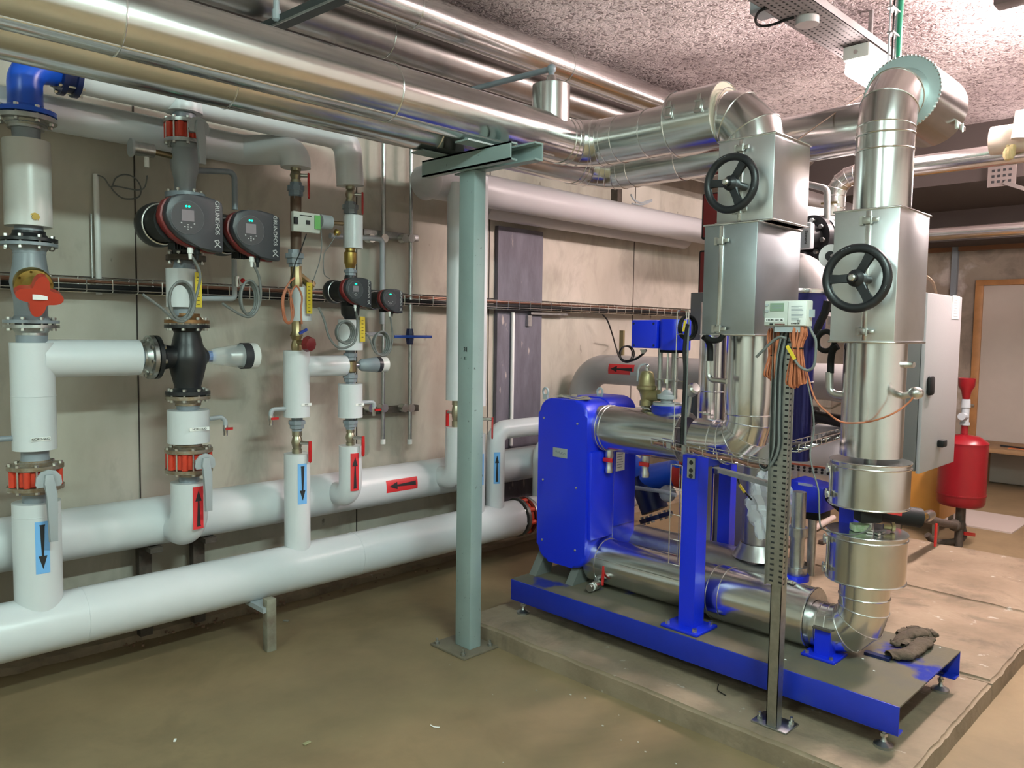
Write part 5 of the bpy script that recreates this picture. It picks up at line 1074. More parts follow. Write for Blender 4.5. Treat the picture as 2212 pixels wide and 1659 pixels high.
part('black_box', MB().box(P(1875, 1112, X=3.15), (.09, .07, .055), (V((.7, -.7, 0)), V((.7, .7, 0)), Z_), .01), RUB, T)
# gloves on the deck
def blob(pts, r, fl=1.0):
    return [V(p) for p in pts]
T = thing('work_glove', 'crumpled brown work glove with open cuff towards the camera, on the skid deck', 'glove', P(1950, 1420, Z=zk))
def gl(pts, rs, sq=.6):
    me = MB(); bm = me.bm; p0 = [V(p) for p in pts]; m_ = len(p0); pts = []; r0 = rs; rs = []
    for i in range(m_-1):
        a, b_, c, d = p0[max(0, i-1)], p0[i], p0[i+1], p0[min(m_-1, i+2)]
        for k in range(7):
            t = k/7; pts.append(.5*((2*b_)+(c-a)*t+(2*a-5*b_+4*c-d)*t*t+(3*b_-a-3*c+d)*t**3)); rs.append(r0[i]*(1-t)+r0[i+1]*t)
    pts.append(p0[-1]); rs.append(r0[-1]*.7); n = len(pts); seg = 30; rings = []
    for i, p in enumerate(pts):
        a = (pts[min(n-1, i+1)]-pts[max(0, i-1)]).normalized(); x, y, _ = frame(a)
        rings.append([bm.verts.new(p+(x*math.cos(2*pi*k/seg)*rs[i]+y*math.sin(2*pi*k/seg)*rs[i]*sq)) for k in range(seg)])
    for A, B in zip(rings, rings[1:]):
        for k in range(seg): bm.faces.new([A[k], A[(k+1) % seg], B[(k+1) % seg], B[k]])
    bm.faces.new(rings[-1])
    for v in bm.verts:
        q = v.co; q.z = max(zk+.002, q.z+.007*noise.noise(q*45)+.005*noise.noise(q*110)); q.x += .006*noise.noise(q*50+V((3, 1, 2))); q.y += .006*noise.noise(q*50+V((8, 4, 7)))
    return me
def G(x, y, h): q = P(x, y, Z=zk); return (q.x, q.y, zk+h)
part('cuff', gl([G(1918, 1425, .018), G(1935, 1424, .020), G(1958, 1425, .022), G(1975, 1415, .022)], [.028, .032, .034, .028], .55), GLOVE, T, smooth=60)
part('palm', gl([G(1965, 1428, .018), G(1980, 1412, .024), G(1995, 1402, .026), G(2008, 1396, .018)], [.018, .034, .034, .018], .6), GLOVE, T, smooth=60)
for pts, r in (([(1948, 1408), (1962, 1400), (1978, 1402)], .013), ([(1975, 1400), (1985, 1412), (1990, 1418)], .012), ([(1995, 1395), (2008, 1398), (2018, 1395)], .013)): part('finger', gl([G(x, y, .028) for x, y in pts], [r, r*1.15, r*.7], .8), GLOVE, T, smooth=60)
T = thing('work_glove', 'second crumpled brown work glove lying behind the open-cuffed one', 'glove', P(1985, 1390, Z=zk))
part('palm', gl([G(1935, 1398, .02), G(1955, 1388, .028), G(1978, 1384, .030), G(2000, 1382, .026), G(2018, 1388, .016)], [.016, .030, .034, .030, .014], .7), GLOVE, T, smooth=60)
for pts, r in (([(1922, 1404), (1935, 1406), (1952, 1402)], .012), ([(1938, 1385), (1952, 1378), (1970, 1380)], .013), ([(1960, 1375), (1980, 1374), (2000, 1380)], .013), ([(1998, 1378), (2014, 1384), (2024, 1390)], .013)): part('finger', gl([G(x, y, .034) for x, y in pts], [r*.8, r*1.2, r*.8], .8), GLOVE, T, smooth=60)
# control cabinet
cx0, cx1, cyf, cz0, cz1 = 3.86, 4.37, 1.20, .95, 1.80
cz0, cz1 = P(1975, 1028, Y=cyf).z, P(2005, 632, Y=cyf).z; cx0, cx1 = P(2005, 632, Y=cyf).x, P(2079, 642, Y=cyf).x
T = thing('control_cabinet', 'light grey control cabinet with black handle right of the tall silver pipe', 'cabinet', ((cx0+cx1)/2, cyf+.1, cz0))
part('body', MB().bx(cx0-.0, cx1-.005, cyf+.02, cyf+.22, cz0+.01, cz1-.01, .003), mat('dark_grey_box', (.13, .125, .12), .5), T)
part('door', MB().bx(cx0, cx1, cyf, cyf+.018, cz0, cz1, .004), CAB, T)
q = P(2006, 833, Y=cyf); part('handle', MB().bx(q.x-.035, q.x+.035, cyf-.02, cyf, q.z-.045, q.z+.045, .012), RUB, T)
q = P(2028, 957, Y=cyf); part('lock', MB().box((q.x, cyf-.015, q.z), (.06, .03, .035), None, .006), RUB, T)
q = P(2064, 665, Y=cyf); lb = part('data_label', MB().bx(q.x-.055, q.x+.055, cyf-.0015, cyf, q.z-.055, q.z+.06), PAPER, T); bb = MB()
for k in range(7): bb.bx(q.x-.03, q.x+random.uniform(.0, .04), cyf-.002, cyf-.0014, q.z+.035-.013*k, q.z+.038-.013*k)
part('printed_lines', bb, LGREY, lb)
solo('frame_post', MB().bx(3.67, 3.73, 1.38, 1.44, .09, cz1-.2).bx(3.73, cx0+.001, 1.385, 1.42, cz0+.1, cz0+.16).bx(3.73, cx0+.001, 1.385, 1.42, cz1-.3, cz1-.24), GREY, 'grey metal post holding the control cabinet, on its left side', 'post')
cable('brown cable bent down into the top of the control cabinet', [P(1985, 593, Y=1.3), P(2000, 597, Y=1.3), P(2014, 610, Y=1.3), P(2022, 634, Y=1.3)], .008, mat('tan_cable', (.2, .13, .08), .6))
# ================================================================ far right: tank, orange box, bench
tx, ty = 6.598, 1.739
T = thing('expansion_tank', 'red pressure tank with red funnel on top, right of the cabinet', 'tank', (tx, ty, 0))
zT = lambda y: zat(tx, ty, y)
zb, ztp = zT(1095), zT(938)
part('vessel', MB().lathe((tx, ty, zb), Z_, [(0, .05), (.02, .15), (.04, .163), (.1, .166), (.1, .170), (.11, .170), (.11, .166), (ztp-zb-.07, .166), (ztp-zb-.07, .169), (ztp-zb-.06, .169), (ztp-zb-.05, .160), (ztp-zb-.015, .11), (ztp-zb, .02)], 48), TANK, T)
part('neck', MB().cyl((tx, ty, ztp-.02), (tx, ty, zT(915)), .025, seg=16), TANK, T)
part('tee', MB().lathe((tx, ty, zT(918)), Z_, [(0, .035), (.02, .035), (.02, .028), (zT(882)-zT(918), .028), (zT(880)-zT(918), .034), (zT(862)-zT(918), .03)], 14).cyl((tx, ty, zT(900)), (tx-.09, ty, zT(898)), .028, seg=12), LGREY, T)
part('tap', MB().lathe((tx, ty, zT(885)), Z_, [(0, .024), (zT(862)-zT(885), .028)], 10).cyl((tx, ty, zT(875)), (tx+.11, ty-.02, zT(878)), .012, seg=10), BOLT, T)
part('funnel', MB().lathe((tx, ty, zT(865)), Z_, [(0, .022), (zT(845)-zT(865), .035), (zT(834)-zT(865), .056), (zT(817)-zT(865), .060), (zT(817)-zT(865), .052), (zT(834)-zT(865), .045)], 32), TANK, T)
part('stand_pipe', MB().cyl((tx, ty, 0), (tx, ty, zb+.02), .03, seg=16), LEAD, T)
part('bent_leg', MB().wire([(tx+.14, ty+.02, zb+.02), (tx+.15, ty+.02, .15), (tx+.13, ty, .06), (tx+.02, ty+.02, .035), (tx-.2, ty+.1, .05), (tx-.27, ty+.14, .11)], .024, 5, 12), LEAD, T)
part('red_lever', MB().box((tx+.09, ty-.05, .09), (.16, .014, .028), (V((.95, -.2, -.2)).normalized(), V((.2, .97, 0)).normalized(), Z_), .004), RED, T)
T = thing('drain_manifold', 'brown pipe fittings with brass nut and red lever left of the red tank', 'pipe fitting', (tx-.2, ty, .2))
e0 = P(1990, 1118, Y=ty-.1); part('pipe', MB().tube([(tx, ty, zT(1133)), (tx-.12, ty, zT(1130)), e0], .028, 0, 1, 14).ball((tx, ty, zT(1133)), .045).ball((tx-.12, ty, zT(1129)), .045), LEAD, T)
q = e0+(V((tx-.12, ty, zT(1130)))-e0)*.3; part('brass_nut', MB().lathe(e0, V((1, .05, -.03)), [(0, .03), (.06, .03), (.06, .02)], 8), GOLD, T); part('valve_body', MB().lathe(e0+V((.08, 0, -.01)), X_, [(0, .03), (.05, .038), (.12, .03)], 14), BOLT, T)
part('handle', MB().bx(e0.x+.11, e0.x+.135, e0.y-.06, e0.y-.05, e0.z-.20, e0.z-.05), RED, T)
ox, oy = P(1968, 1160, Z=0), P(2090, 1150, Z=0)
T = thing('wooden_box', 'orange wooden cabinet on short steel legs behind the red tank', 'cabinet', (6.9, 2.1, 0))
part('body', MB().bx(6.80, 7.27, 1.94, 2.28, .12, .68, .005), WOODO, T)
for x, y in ((6.83, 2.25), (7.24, 1.97), (6.83, 1.97), (7.24, 2.25)): part('leg', MB().bx(x-.02, x+.02, y-.02, y+.02, 0, .12), STEEL, T)
T = thing('bench', 'low wooden plank bench against the back wall at far right', 'bench', (9.35, 1.4, 0))
part('plank', MB().bx(9.1, 9.55, .6, 2.45, .42, .465, .005), PLANK, T); part('plank', MB().bx(9.56, 9.8, .6, 2.45, .42, .465, .005), PLANK, T); part('support', MB().bx(9.45, 9.75, .7, .75, 0, .42), PLANK, T); part('support', MB().bx(9.45, 9.75, 2.3, 2.35, 0, .42), PLANK, T)
q = P(2195, 967, Z=.47); T = thing('hand_tool', 'dark shears lying on an orange cloth on the bench', 'tool', (q.x, q.y, .465)); part('cloth', MB().bx(q.x-.1, q.x+.1, q.y-.12, q.y+.05, .465, .47), mat('orange_cloth', (.55, .16, .05), .8), T)
part('blades', MB().box((q.x-.03, q.y+.02, .478), (.26, .02, .012), (V((.3, .95, 0)), V((-.95, .3, 0)), Z_)).box((q.x-.03, q.y, .478), (.26, .02, .012), (V((.1, .99, 0)), V((-.99, .1, 0)), Z_)), BLACK, T)
solo('floor_board', MB().bx(7.35, 8.05, 1.55, 2.1, 0, .012), mat('pale_board', (.42, .36, .32), .7), 'pale flat board lying on the floor behind the red tank', 'board')
# ================================================================ ceiling area
T = alu('long silver clad pipe under the rough ceiling, its end hidden behind the elbow', [(-2, 3.25, 3.21), (7.0, 3.25, 3.21)], .092, .1, 2, [((P(905, 20, Y=3.2).x, 3.25, 3.21), X_), ((P(1232, 130, Y=3.2).x, 3.25, 3.21), X_), ((.2, 3.25, 3.21), X_)])
alu('second silver clad ceiling pipe, left of the long one', [(-2, 3.49, 3.13), (7.0, 3.49, 3.13)], .10, .1, 2, [((P(841, 90, Y=3.45).x, 3.49, 3.13), X_)], m=ALUD)
alu('third dull silver clad ceiling pipe close to the wall', [(-2, 3.74, 3.02), (7.0, 3.74, 3.02)], .10, .1, 2, [((P(786, 90, Y=3.7).x, 3.74, 3.02), X_)], m=ALUD)
T = thing('strut_rail', 'dark slotted strut rail hanging across the silver ceiling pipes at top left', 'rail', P(650, 30, Z=3.0))
q0, q1 = P(592, 55, Z=2.97), P(745, -12, Z=2.97); d = (q1-q0).normalized(); e = Z_.cross(d)
q0 = q0-d*.5
part('rail', MB().box((q0+q1)/2, ((q1-q0).length, .05, .045), (d, e, Z_)), mat('dark_strut', (.04, .045, .045), .5), T)
part('lip', MB().box((q0+q1)/2-e*.028-Z_*.018, ((q1-q0).length, .008, .008), (d, e, Z_)), STEEL, T)
part('threaded_rod', MB().cyl(q1-d*.2, (q1-d*.2)+Z_*.45, .006, seg=8), STEEL, T)
T = thing('pipe_stub', 'small brass and steel stub hanging at the top left ceiling', 'pipe fitting', P(597, 35, Y=3.3)); q = P(597, 42, Y=3.3); part('stub', MB().lathe(q, Z_, [(-.01, .008), (0, .02), (.04, .02), (.04, .014), (.1, .014), (.45, .014)], 10), LGREY, T)
# perforated tray with lamp under it
T = thing('perforated_tray', 'wide perforated cable tray under the ceiling leading to the lamp', 'cable tray', (3.5, 1.79, 3.16))
b = MB().bx(1.6, 4.95, 1.685, 1.905, 3.158, 3.161); b.bx(1.6, 4.95, 1.685, 1.687, 3.158, 3.20); b.bx(1.6, 4.95, 1.903, 1.905, 3.158, 3.20); tb = b
b = MB(); x = 2.6
while x < 4.6:
    for k in range(7): b.box((x+.012*(k % 2), 1.703+.030*k, 3.1572), (.013, .008, .0012))
    x += .034
part2('tray', tb, mat('shaded_tray', (.22, .20, .20), .6), b, INK, T);  # tray colour is darkened to stand for the shadow it lies in
for x in (2.2, 3.4, 4.6): part('hanger', MB().bx(x-.01, x+.01, 1.78, 1.80, 3.16, 3.42), STEEL, T)
for k in range(3): cable('%s dark cable lying on the perforated tray' % ('left', 'middle', 'right')[k], [(1.7+.4*i, 1.74+.05*k+.01*math.sin(i*2+k), 3.172) for i in range(8)], .008)
q = P(1650, 25, Z=3.2); T = thing('junction_box', 'grey junction box with looping black cable left of the perforated tray', 'junction box', q); part('casing', MB().bx(q.x-.06, q.x+.06, q.y-.045, q.y+.045, 3.18, 3.28, .006), LGREY, T)
q = P(1668, 30, Z=3.19); part('casing_face', MB().bx(q.x-.05, q.x+.05, q.y-.06, q.y-.02, 3.16, 3.24, .006), LGREY, T); part('mount', MB().bx(q.x-.03, q.x+.03, q.y-.03, q.y+.08, 3.24, 3.42), STEEL, T)
part('loop_cable', MB().wire([P(x, y, Z=3.15) for x, y in ((1655, 18), (1640, 25), (1632, 42), (1640, 55), (1665, 54), (1700, 42), (1715, 38))], .007, 5, 8), RUB, T)
q = P(1764, 80, Z=3.05); solo('ceiling_disc', MB().cyl((q.x, q.y+.05, 3.12), (q.x, q.y+.05, 3.42), .055, seg=24), mat('pale_grey_fitting', (.4, .37, .36), .6), 'round grey fitting behind the left edge of the perforated tray', 'fitting')
# green pipe and conduits from the ceiling
q = P(1941, 118, Y=1.50); solo('green_pipe', MB().cyl((q.x, 1.50, 2.78), (q.x, 1.50, 3.42), .0135, seg=14), GREEN, 'thin green vertical pipe above the right silver elbow', 'pipe')
T = thing('cable_drop', 'bundle of thin rods with wire ties beside the green pipe', 'cable', P(1925, 110, Y=1.5))
for xx in (1920, 1928, 1934): q = P(xx, 100, Y=1.52); part('rod', MB().cyl((q.x, 1.52, 2.76), (q.x, 1.52, 3.42), .005, seg=8), LGREY if xx != 1928 else RUB, T)
for yy in (22, 76): q = P(1932, yy, Y=1.51); part('wire_tie', MB().box(q, (.12, .03, .008)), STEEL, T)
cable('thin rusty wire stretched from the left elbow up to the lamp', [P(1722, 303, X=3.39), P(1790, 254, X=3.6), P(1862, 205, X=3.85)], .0035, BROWN, 'tie_wire')
# right: cross pipe and insulated fittings
q = P(2175, 300, X=4.9); T = thing('insulated_fitting', 'cream foam-wrapped pipe fitting with yellow wool at the right edge', 'pipe insulation', (4.9, q.y, q.z-.08))
part('jacket', MB().cyl(P(2142, 305, X=4.9), P(2260, 290, X=4.9), .075, seg=32), mat('cream_jacket', (.55, .46, .38), .6), T); part('vertical_jacket', MB().cyl(P(2205, 300, X=4.8), P(2215, 240, X=4.8), .045, seg=24), mat('warm_white_jacket', (.62, .56, .48), .6), T)
b = MB()
for k in range(7): b.ball(P(2185+random.uniform(-8, 8), 322+random.uniform(-12, 14), X=4.85), random.uniform(.012, .03), 1, 1, 1.4, 10)
part('wool', b, WOOL, T)
T = alu('silver clad pipe running low under the dark soffit at right', [(7.3, -.2, 2.47), (7.3, 3.0, 2.47)], .055, 0, 1)
T = thing('perforated_tray', 'dark perforated bracket under the soffit at the right edge', 'cable tray', P(2160, 365, X=7.4)); q = P(2165, 365, X=7.4); part('plate', MB().bx(7.39, 7.41, q.y-.1, q.y+.1, q.z-.14, q.z+.08), mat('brown_plate', (.16, .13, .12), .7), T)
b = MB()
for i in range(4):
    for j in range(4): b.box((7.388, q.y-.06+.04*i, q.z-.10+.045*j), (.003, .02, .02))
part('slots', b, INK, T)
part('angle_arm', MB().box((7.4, q.y-.25, q.z-.22), (.06, .5, .03), (X_, V((0, .9, .42)).normalized(), V((0, -.42, .9)).normalized())), mat('brown_plate_b', (.14, .12, .11), .7), T)
q = P(2200, 12, Z=3.2); T = thing('cable_socket', 'dark cable end at the top right corner of the ceiling', 'junction box', q); part('casing', MB().bx(q.x-.08, q.x+.02, q.y-.06, q.y+.09, 3.2, 3.27, .01), DCEIL, T); part('mount', MB().bx(q.x-.04, q.x-.02, q.y, q.y+.02, 3.27, 3.42), DCEIL, T)
# ================================================================ plant behind the exchanger
def yel(p): return p
XG = 4.75
zg = 1.315
T = ins('large grey jacketed elbow pipe with a red left arrow behind the safety valve', [(XG, 3.95, 0.2), (XG, 3.95, zg), (XG, 2.72, zg)], .112, mat('grey_jacket', (.36, .345, .34), .35), .22, name='grey_pipe', fac=48, n=10)
a_, c_ = P(1314, 790, X=XG-.113), P(1369, 803, X=XG-.113)
yc_, L_ = (a_.y+c_.y)/2, abs(a_.y-c_.y)
sticker(T, (XG, 0, zg), Y_, (-1, 0, .12), .1125, yc_-L_/2, L_, .075, SRED, up=1)
part('grey_strip', MB().bx(XG-.116, XG-.112, P(1398, 810, X=XG-.11).y, P(1362, 810, X=XG-.11).y, P(1380, 812, X=XG-.11).z-.0, P(1380, 804, X=XG-.11).z), LGREY, T)
T = thing('butterfly_valve', 'red flanged valve at the right end of the grey jacketed pipe', 'valve', (XG, 2.66, zg-.15))
part('valve_body', MB().lathe((XG, 2.72, zg), -Y_, [(0, .10), (.0, .13), (.05, .13), (.05, .10), (.09, .10), (.09, .155), (.115, .155), (.115, .08)], 40), REDV, T); part('flange', MB().lathe((XG, 2.60, zg), -Y_, [(0, .08), (0, .155), (.03, .155), (.03, .08)], 40), mat('dark_red_rust', (.14, .04, .03), .6), T)
bolts(T, (XG, 2.66, zg), Y_, .128, 8, .15, .012)
ins('grey jacketed continuation of that pipe, hidden behind the valve boxes', [(XG, 2.57, zg), (XG, 1.75, zg)], .112, bpy.data.materials['grey_jacket'], 0, name='grey_pipe')
T = thing('thermometer', 'brass-coloured upright thermometer on the grey jacketed pipe', 'thermometer', (XG, P(1347, 766, X=XG).y, zg+.11)); a_, c_ = P(1340, 714, X=XG), P(1347, 762, X=XG)
part('scale', MB().bx(XG-.01, XG+.01, c_.y-.0, a_.y, zg+.11, a_.z), BRONZE, T)
ins('very large white jacketed pipe lying low behind the exchanger', [(4.85, 1.75, .86), (4.85, 3.7, .86)], .178, name='white_pipe', fac=56)
# blue strainer behind
T = thing('blue_strainer', 'blue cast Y strainer behind the blue exchanger, half in shade', 'strainer', (3.95, 2.55, .55))
c = P(1392, 1040, X=3.95); e = P(1415, 1110, X=3.95); g = P(1462, 1010, X=3.95); h = P(1358, 1005, X=3.95)
part('strainer_body', MB().tube([h+V((0, .1, .06)), h, c+V((0, 0, .02)), g+V((0, 0, -.03)), g+V((0, -.06, .03))], .078, .06, 5, 28), BLUEP, T)
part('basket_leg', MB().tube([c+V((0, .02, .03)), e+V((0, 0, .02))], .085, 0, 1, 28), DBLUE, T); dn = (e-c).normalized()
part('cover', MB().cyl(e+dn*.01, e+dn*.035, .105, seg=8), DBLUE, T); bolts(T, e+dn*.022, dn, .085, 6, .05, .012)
T = thing('butterfly_valve', 'orange-red wafer valve with grey lever right of the blue strainer', 'valve', g); part('valve_body', MB().lathe(g+V((0, -.02, -.03)), -Y_, [(0, .05), (0, .09), (.05, .09), (.05, .05)], 32), REDV, T)
part('lever', MB().tube([P(1362, 1052, X=3.82), P(1435, 1062, X=3.80), P(1460, 1070, X=3.80)], .012, .02, 3, 10), LGREY, T)
part('gearbox', MB().ball(P(1442, 1066, X=3.86), .05, 1, 1, 1), LGREY, T)
T = thing('steel_cabinet', 'flat warm grey cabinet side between the blue posts and the strut', 'cabinet', (4.2, 1.95, .095))
a_, c_ = P(1543, 1015, X=4.0), P(1621, 1015, X=4.0); part('body', MB().bx(4.0, 4.25, c_.y, a_.y, .30, a_.z+.05, .003), CAB, T); part('plinth', MB().bx(4.03, 4.22, c_.y+.02, a_.y-.02, .095, .30), RUB, T)
T = thing('frame_post', 'rear blue post between exchanger and grey cabinet side', 'post', (3.97, 2.3, .095)); a_, c_ = P(1516, 1080, X=3.9), P(1530, 1080, X=3.9); part('post', MB().bx(3.88, 3.95, c_.y, a_.y+.03, .1, 1.12), BLUE, T)
# dark blue cylinder, domes, black valve
T = thing('blue_cylinder', 'dark blue clad vertical cylinder behind the meter', 'vessel', (3.72, 1.73, 1.02))
part('vessel', MB().cyl((3.74, 1.725, .98), (3.74, 1.725, 1.80), .064, seg=36), mat('dark_blue_clad', (.02, .022, .13), .25, .5), T)
part('rim', MB().lathe((3.74, 1.725, 1.80), Z_, [(0, .03), (0, .115), (.012, .118), (.022, .115), (.024, .03)], 40), SEAM, T); part('band', MB().ring((3.74, 1.725, 1.37), Z_, .066, .003, 36, 6), SEAM, T)
part('body_cover', MB().cyl((3.74, 1.725, 1.60), (3.74, 1.725, 1.80), .110, seg=36), bpy.data.materials['dark_blue_clad'], T)
T = ins('grey jacketed elbow with a domed top right of the lower valve box', [(4.15, 1.86, 1.70), (4.15, 1.86, 1.93), (4.15, 2.3, 1.95)], .115, bpy.data.materials['grey_jacket'], .13, name='grey_elbow', fac=44)
ins('pale grey jacketed elbow beside the domed one, partly behind the right wheel', [(4.42, 1.78, 1.66), (4.42, 1.78, 1.9), (4.42, 2.2, 1.92)], .10, bpy.data.materials['grey_jacket'], .12, name='grey_elbow', fac=40)
T = thing('black_valve', 'black flanged valve with cast bracket between the two valve boxes', 'valve', (4.3, 1.95, 2.0)); c = P(1760, 515, X=4.3)
part('flange', MB().lathe(c, V((1, -.3, 0)), [(-.03, .06), (-.03, .125), (0, .125), (.004, .12), (.02, .12), (.02, .09)], 40), BLACK, T); part('ring', MB().lathe(c, V((1, -.3, 0)), [(.02, .125), (.035, .13), (.05, .125)], 40, caps=False), SEAM, T)
part('jacket', MB().lathe(c, V((1, -.3, 0)), [(.05, .13), (.16, .13), (.35, .13)], 40), PVC, T)
bolts(T, c-V((1, -.3, 0)).normalized()*.03, V((1, -.3, 0)), .095, 8, .05, .014)
part('cast_body', MB().lathe(c, V((-1, .3, 0)), [(.03, .08), (.09, .07), (.2, .09), (.25, .04)], 30), BLACK, T); part('bracket', MB().box(P(1738, 510, X=4.1), (.05, .09, .14), None, .01), LGREY, T); text('Siemens', .022, P(1741, 512, X=4.07), -Z_, -Y_, INK, T)
part('tie_arm', MB().cyl(P(1716, 468, X=4.0), P(1735, 500, X=4.1), .013, seg=12), STEEL, T); part('eye', MB().ring(P(1718, 463, X=4.0), X_, .012, .005, 16, 6), STEEL, T)
T = thing('round_gauge', 'white round dial gauge with black centre left of the right wheel', 'gauge', P(1795, 575, X=3.5)); c = P(1793, 553, X=3.5); part('dial', MB().cyl(c, c+X_*.03, .052, seg=36), WHITE, T); part('centre', MB().cyl(c-X_*.002, c, .022, seg=24), INK, T); part('window', MB().box(c+V((-.002, -.012, -.034)), (.003, .03, .016)), GREY, T)
part('bracket', MB().cyl(c+X_*.01, (3.37, 1.255, c.z+.02), .01, seg=10), BOLT, T)
part('stem', MB().cyl(c+X_*.03-Z_*.04, c+X_*.03-Z_*.25, .01, seg=10), BLACK, T); part('tail', MB().wire([P(x, y, X=3.5) for x, y in ((1788, 650), (1782, 675), (1770, 700), (1766, 715), (1776, 722))], .018, 5, 10), RUB, T)
# rear pipes near the ceiling between the valve boxes
alu('slim silver clad pipe crossing behind the tall elbow, bending down between the valve boxes', [(5.0, .2, 2.61), (5.0, 2.115, 2.60), (5.0, 2.115, 2.10)], .060, .12, 4, [((5.0, 2.115, 2.40), Z_)])
bare('thin galvanised pipe bending down between the valve boxes', [P(1722, 392, X=4.3), P(1787, 408, X=4.3), P(1785, 600, X=4.3)], .018, STEEL, .04)
T = thing('tap_valve', 'small bright shut-off valve under the silver elbow between the boxes', 'valve', P(1797, 470, X=4.7)); c = P(1797, 440, X=4.7); part('valve_body', MB().lathe(c, (0, 0, -1), [(0, .024), (.03, .03), (.06, .022), (.09, .03), (.13, .022), (.2, .028), (.26, .02)], 10), BOLT, T); part('lever', MB().box(c+V((-.03, -.0, .0)), (.02, .10, .012)), BRASS, T)
alu('dark silver stub with flat end, hanging from the rear at left of the small elbow', [(7.7, 2.72, 2.62), (5.3, 2.72, 2.62), (5.3, 2.72, 2.30)], .085, .12, 3, [((5.3, 2.72, 2.40), Z_)], m=ALUD)
ins('white jacketed horizontal stub right of the upper valve box', [P(1712, 470, X=4.9), P(1775, 480, X=4.9)], .085, name='white_stub')
solo('dark_box', MB().box(P(1806, 478, X=4.6), (.1, .12, .06), None, .004), BLACK, 'small black box behind the right valve box', 'box')
# red panels and grey boxes left of the left valve boxes
for x0, x1, y0, y1, lab in ((1515, 1546, 418, 515, 'upper red panel with dark rim peeping out left of the valve boxes'), (1508, 1522, 541, 650, 'lower red panel with dark rim peeping out left of the valve boxes')):
    a_, c_ = P(x0, y0, X=3.9), P(x1, y1, X=3.9); T = thing('red_panel', lab, 'panel', (3.9, c_.y, c_.z)); part('rim', MB().bx(3.905, 3.95, c_.y-.12, a_.y, c_.z, a_.z, .012), RUB, T); part('face', MB().bx(3.895, 3.905, c_.y-.12, a_.y-.02, c_.z+.012, a_.z-.012), MAROON, T)
    part('mount', MB().bx(3.95, 4.10, c_.y-.1, c_.y-.05, .8, a_.z-.02), GREY, T)
a_, c_ = P(1492, 632, X=3.6), P(1522, 735, X=3.6); T = thing('switch_cabinet', 'narrow grey steel cabinet edge left of the lower valve box', 'cabinet', (3.7, c_.y, c_.z)); part('body', MB().bx(3.60, 3.80, c_.y-.1, a_.y, c_.z, a_.z, .004), mat('steel_grey_box', (.22, .21, .21), .4, .6), T)
part('post', MB().bx(3.68, 3.72, a_.y-.09, a_.y-.05, .272, c_.z), GREY, T)
# plastic bag around a fitting, second blue actuator
T = thing('plastic_bag', 'crumpled clear plastic bag wrapped around a fitting behind the strut', 'bag', P(1650, 1140, X=3.3))
b = MB(); c = P(1664, 1085, X=3.38); bmesh.ops.create_icosphere(b.bm, subdivisions=4, radius=1)
for v in b.bm.verts:
    p = v.co.copy(); k = .12*math.sin(7*p.x+3*p.z)+.10*math.sin(11*p.y-5*p.z)+.08*math.sin(15*p.z+9*p.x)
    v.co = c+V((p.x*.09*(1+k), p.y*.095*(1+k), p.z*.16*(1+k*.7)-abs(p.y)*.02))
part('film', b, PLASTIC, T, smooth=20)
T = thing('valve_actuator', 'blue boxy actuator in the gap between strut and drums', 'actuator', P(1745, 1110, X=3.55)); a_, c_ = P(1718, 1033, X=3.6), P(1786, 1112, X=3.6)
b = MB().prism([(c_.y+.0, a_.z-.02), (a_.y, a_.z), (a_.y, c_.z+.03), (a_.y-.02, c_.z+.0), (c_.y+.01, c_.z+.01)], (3.55, 0, 0), Y_, Z_, X_, .16, .008); part('housing', b, BLUE, T); part('base', MB().bx(3.56, 3.70, c_.y+.02, a_.y-.01, c_.z-.03, c_.z+.02, .01), RUB, T)
q = P(1740, 1047, X=3.548); part('type_plate', MB().box(q, (.003, .07, .012)), mat('pale_blue_print', (.3, .32, .5), .5), T); part('stem', MB().cyl((3.63, (a_.y+c_.y)/2, c_.z-.02), (3.63, (a_.y+c_.y)/2, .45), .02, seg=14), STEEL, T)
T = thing('perforated_rail', 'white perforated rail with red edge behind the blue actuator', 'rail', P(1770, 1018, X=4.4)); a_, c_ = P(1722, 1003, X=4.4), P(1800, 1030, X=4.4); part('rail', MB().bx(4.40, 4.43, c_.y-.1, a_.y+.1, c_.z, a_.z), CREAM, T); part('edge', MB().bx(4.395, 4.40, c_.y-.1, a_.y+.1, a_.z-.004, a_.z+.006), mat('orange_edge', (.5, .12, .05), .5), T)
b = MB()
for i in range(14):
    for zz in (.3, .7): b.cyl((4.394, a_.y+.06-.035*i, c_.z+(a_.z-c_.z)*zz), (4.40, a_.y+.06-.035*i, c_.z+(a_.z-c_.z)*zz), .008, seg=8)
part('holes', b, INK, T); part('leg', MB().bx(4.41, 4.44, a_.y, a_.y+.03, .09, c_.z), STEEL, T)
T = thing('black_coupling', 'black flexible coupling with teal ring on top of the big white pipe', 'pipe fitting', P(1770, 915, X=4.8)); c0 = P(1752, 898, X=4.8); c1 = P(1830, 912, X=4.8); d = (c1-c0).normalized()
part('coupling', MB().lathe(c0, d, [(0, .04), (.0, .06), (.03, .062), (.03, .04), (.08, .035), (.3, .045), (.3, .03)], 24), BLACK, T); part('ring', MB().lathe(c0, -d, [(0, .045), (.02, .045), (.02, .03), (.06, .03), (.06, .045), (.09, .045)], 16), mat('teal_ring', (.02, .28, .36), .4), T)
bare('pale pipe lying on the slab behind the drums', [P(1705, 1172, Z=.14), P(1800, 1118, Z=.14)], .022, mat('pale_pink_pipe', (.50, .42, .38), .5))
q = P(1783, 1172, Z=.10); solo('dark_offcut', MB().box((q.x, q.y, .115), (.16, .04, .03), None, .004), LEAD, 'small dark offcut on the slab behind the drums', 'offcut')
